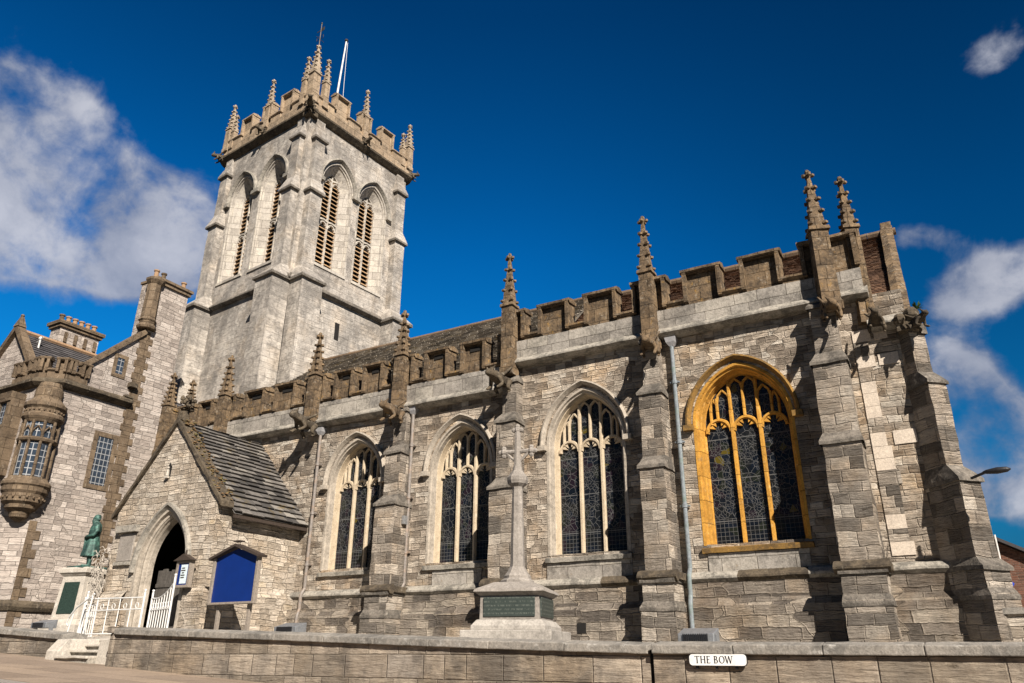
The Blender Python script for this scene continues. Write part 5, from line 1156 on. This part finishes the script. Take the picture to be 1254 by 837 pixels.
def floodlight(x, y, z, w_, label):
    f = thing('floodlight', (x, y, z), label, 'floodlight', 'floodlight boxes on the churchyard edge')
    b = MB(); b.grid([[(x-w_/2, y-.14, z), (x+w_/2, y-.14, z), (x+w_/2, y+.14, z), (x-w_/2, y+.14, z)], [(x-w_/2, y-.14, z+.12), (x+w_/2, y-.14, z+.12), (x+w_/2, y+.14, z+.2), (x-w_/2, y+.14, z+.2)]], 0, True, True); b.build('housing', M['silver'], f, None, .01)
    b = MB()
    n = int(w_/.035)
    for k in range(n): xx = x-w_*.33+w_*.66*k/(n-1); b.box(xx-.005, xx+.005, y-.165, y-.14, z+.02, z+.12)
    b.build('grille', M['black'], f)
    for s_ in (-1, 1): b = MB(); b.box(x+s_*(w_/2+.005), x+s_*(w_/2+.02), y-.05, y+.05, z-.2, z+.1); b.build('bracket', M['silver'], f)
floodlight(-3.32, 10.9, 1.60, .50, 'grey floodlight box on the wall above the street sign')
floodlight(-11.1, 11.0, 1.80, .55, 'grey floodlight box on the wall near the blue notice board')
floodlight(-19.6, 11.3, 2.02, .62, 'grey floodlight box on the low wall left of the handrail')
fl = thing('wall_lamp', (.62, 18.72, 4.95), 'dark lamp head on a short arm at the corner buttress', 'lamp')
b = MB(); b.tube([(.52, 18.92, 5.02), (.72, 18.75, 5.06), (.82, 18.68, 5.08)], .03, 7); b.build('arm', M['black'], fl)
b = MB(Matrix.Translation((.98, 18.62, 5.08))@Matrix.Rotation(R(-20), 4, 'Z')); b.lathe([(.02, -.28), (.07, -.2), (.10, 0), (.08, .18), (.02, .27)], (0, 0, 0), 10); bo = b.V; b.V = [Vector(v) for v in b.V]
bb = MB(Matrix.Translation((1.0, 18.6, 5.07))@Matrix.Rotation(R(90), 4, 'Y')@Matrix.Rotation(R(12), 4, 'X')); bb.lathe([(.02, -.27), (.06, -.2), (.095, 0), (.075, .18), (.02, .25)], (0, 0, 0), 10, 0, 0, .75, 1.0); bb.build('lamp_head', M['black'], fl, smooth=True)
pb_ = MB(); pb_.box(-15.36, -15.24, 19.55, 19.72, 5.35, 5.62); pb_.box(-15.34, -15.27, 19.54, 19.56, 5.45, 5.52); tag(pb_.build('alarm_box', M['silver'], None, None, .01), 'small grey box fixed to the drainpipe between two church windows', 'alarm box')

# ------------------------------------------------------------------ beyond the east end
lw = thing('churchyard_wall', (1.4, 19, 1.5), 'low stone wall with pale coping beside the corner buttress', 'wall')
b = MB(); b.box(.55, 3.2, 19.3, 19.7, 1.3, 2.28); b.build('wall_body', M['porch'], lw); b = MB(); b.box(.5, 3.25, 19.24, 19.76, 2.28, 2.40); b.build('coping', M['coping'], lw, (.2, .01, 3))
b = MB(); b.prism([(9.0, 3.3), (7.0, 5.0), (1.0, 6.45), (-6.0, 3.3)], 'y', 60, 72)
hs = thing('brick_house', (3, 46, 1.4), 'dark red brick house with a sloping roof far beyond the corner buttress', 'house')
def house():
    b = MB(); y0, y1 = 40, 47
    b.prism([(-1.5, 1.3), (6.5, 1.3), (6.5, 3.3), (1.2, 6.35), (-1.5, 4.8)], 'y', y0, y1); b.build('wall', M['redbrick'], hs)
    r = MB(); r.grid([[(1.2, y0-.3, 6.4), (1.2, y1+.3, 6.4), (1.2, y1+.3, 6.55), (1.2, y0-.3, 6.55)], [(6.9, y0-.3, 3.12), (6.9, y1+.3, 3.12), (6.9, y1+.3, 3.27), (6.9, y0-.3, 3.27)]], 0, True, True)
    r.grid([[(1.2, y0-.3, 6.4), (1.2, y1+.3, 6.4), (1.2, y1+.3, 6.55), (1.2, y0-.3, 6.55)], [(-1.8, y0-.3, 4.66), (-1.8, y1+.3, 4.66), (-1.8, y1+.3, 4.81), (-1.8, y0-.3, 4.81)]], 0, True, True); r.build('roof', M['house_slate'], hs)
    w_ = MB(); w_.box(2.6, 3.5, y0-.03, y0+.02, 2.0, 3.4); w_.build('window', M['lattice'], hs)
house()
bs_ = thing('shop_flag', (0.95, 26, 1.4), 'bright blue hanging sign on a leaning white pole at the far right', 'sign')
b = MB(); b.tube([(1.10, 26, 1.4), (0.95, 26, 3.45), (0.96, 26, 4.72)], .022, 6); b.build('pole', M['white'], bs_)
b = MB(); b.prism([(0.96, 3.32), (0.94, 3.67), (1.00, 3.59), (1.15, 3.37), (1.03, 3.22)], 'y', 25.97, 26.03); b.build('panel', M['bluebright'], bs_, (.12, .02, 4))
pl_ = MB(); rnd = random.Random(4)
for k in range(60):
    a, e_ = rnd.uniform(0, 6.28), rnd.uniform(.1, 1); l = rnd.uniform(.08, .22); c = Vector((.22, 19.6, 9.38)); d = Vector((math.cos(a)*(1-e_*.5), math.sin(a)*(1-e_*.5), e_))*l
    n_ = Vector((-math.sin(a), math.cos(a), .2))*.03; pl_.face([c+d*.3, c+d*.7+n_, c+d, c+d*.7-n_])
tag(pl_.build('weed_tuft', M['leaf']), 'tuft of green weeds growing on the east kneeler of the church', 'plant')
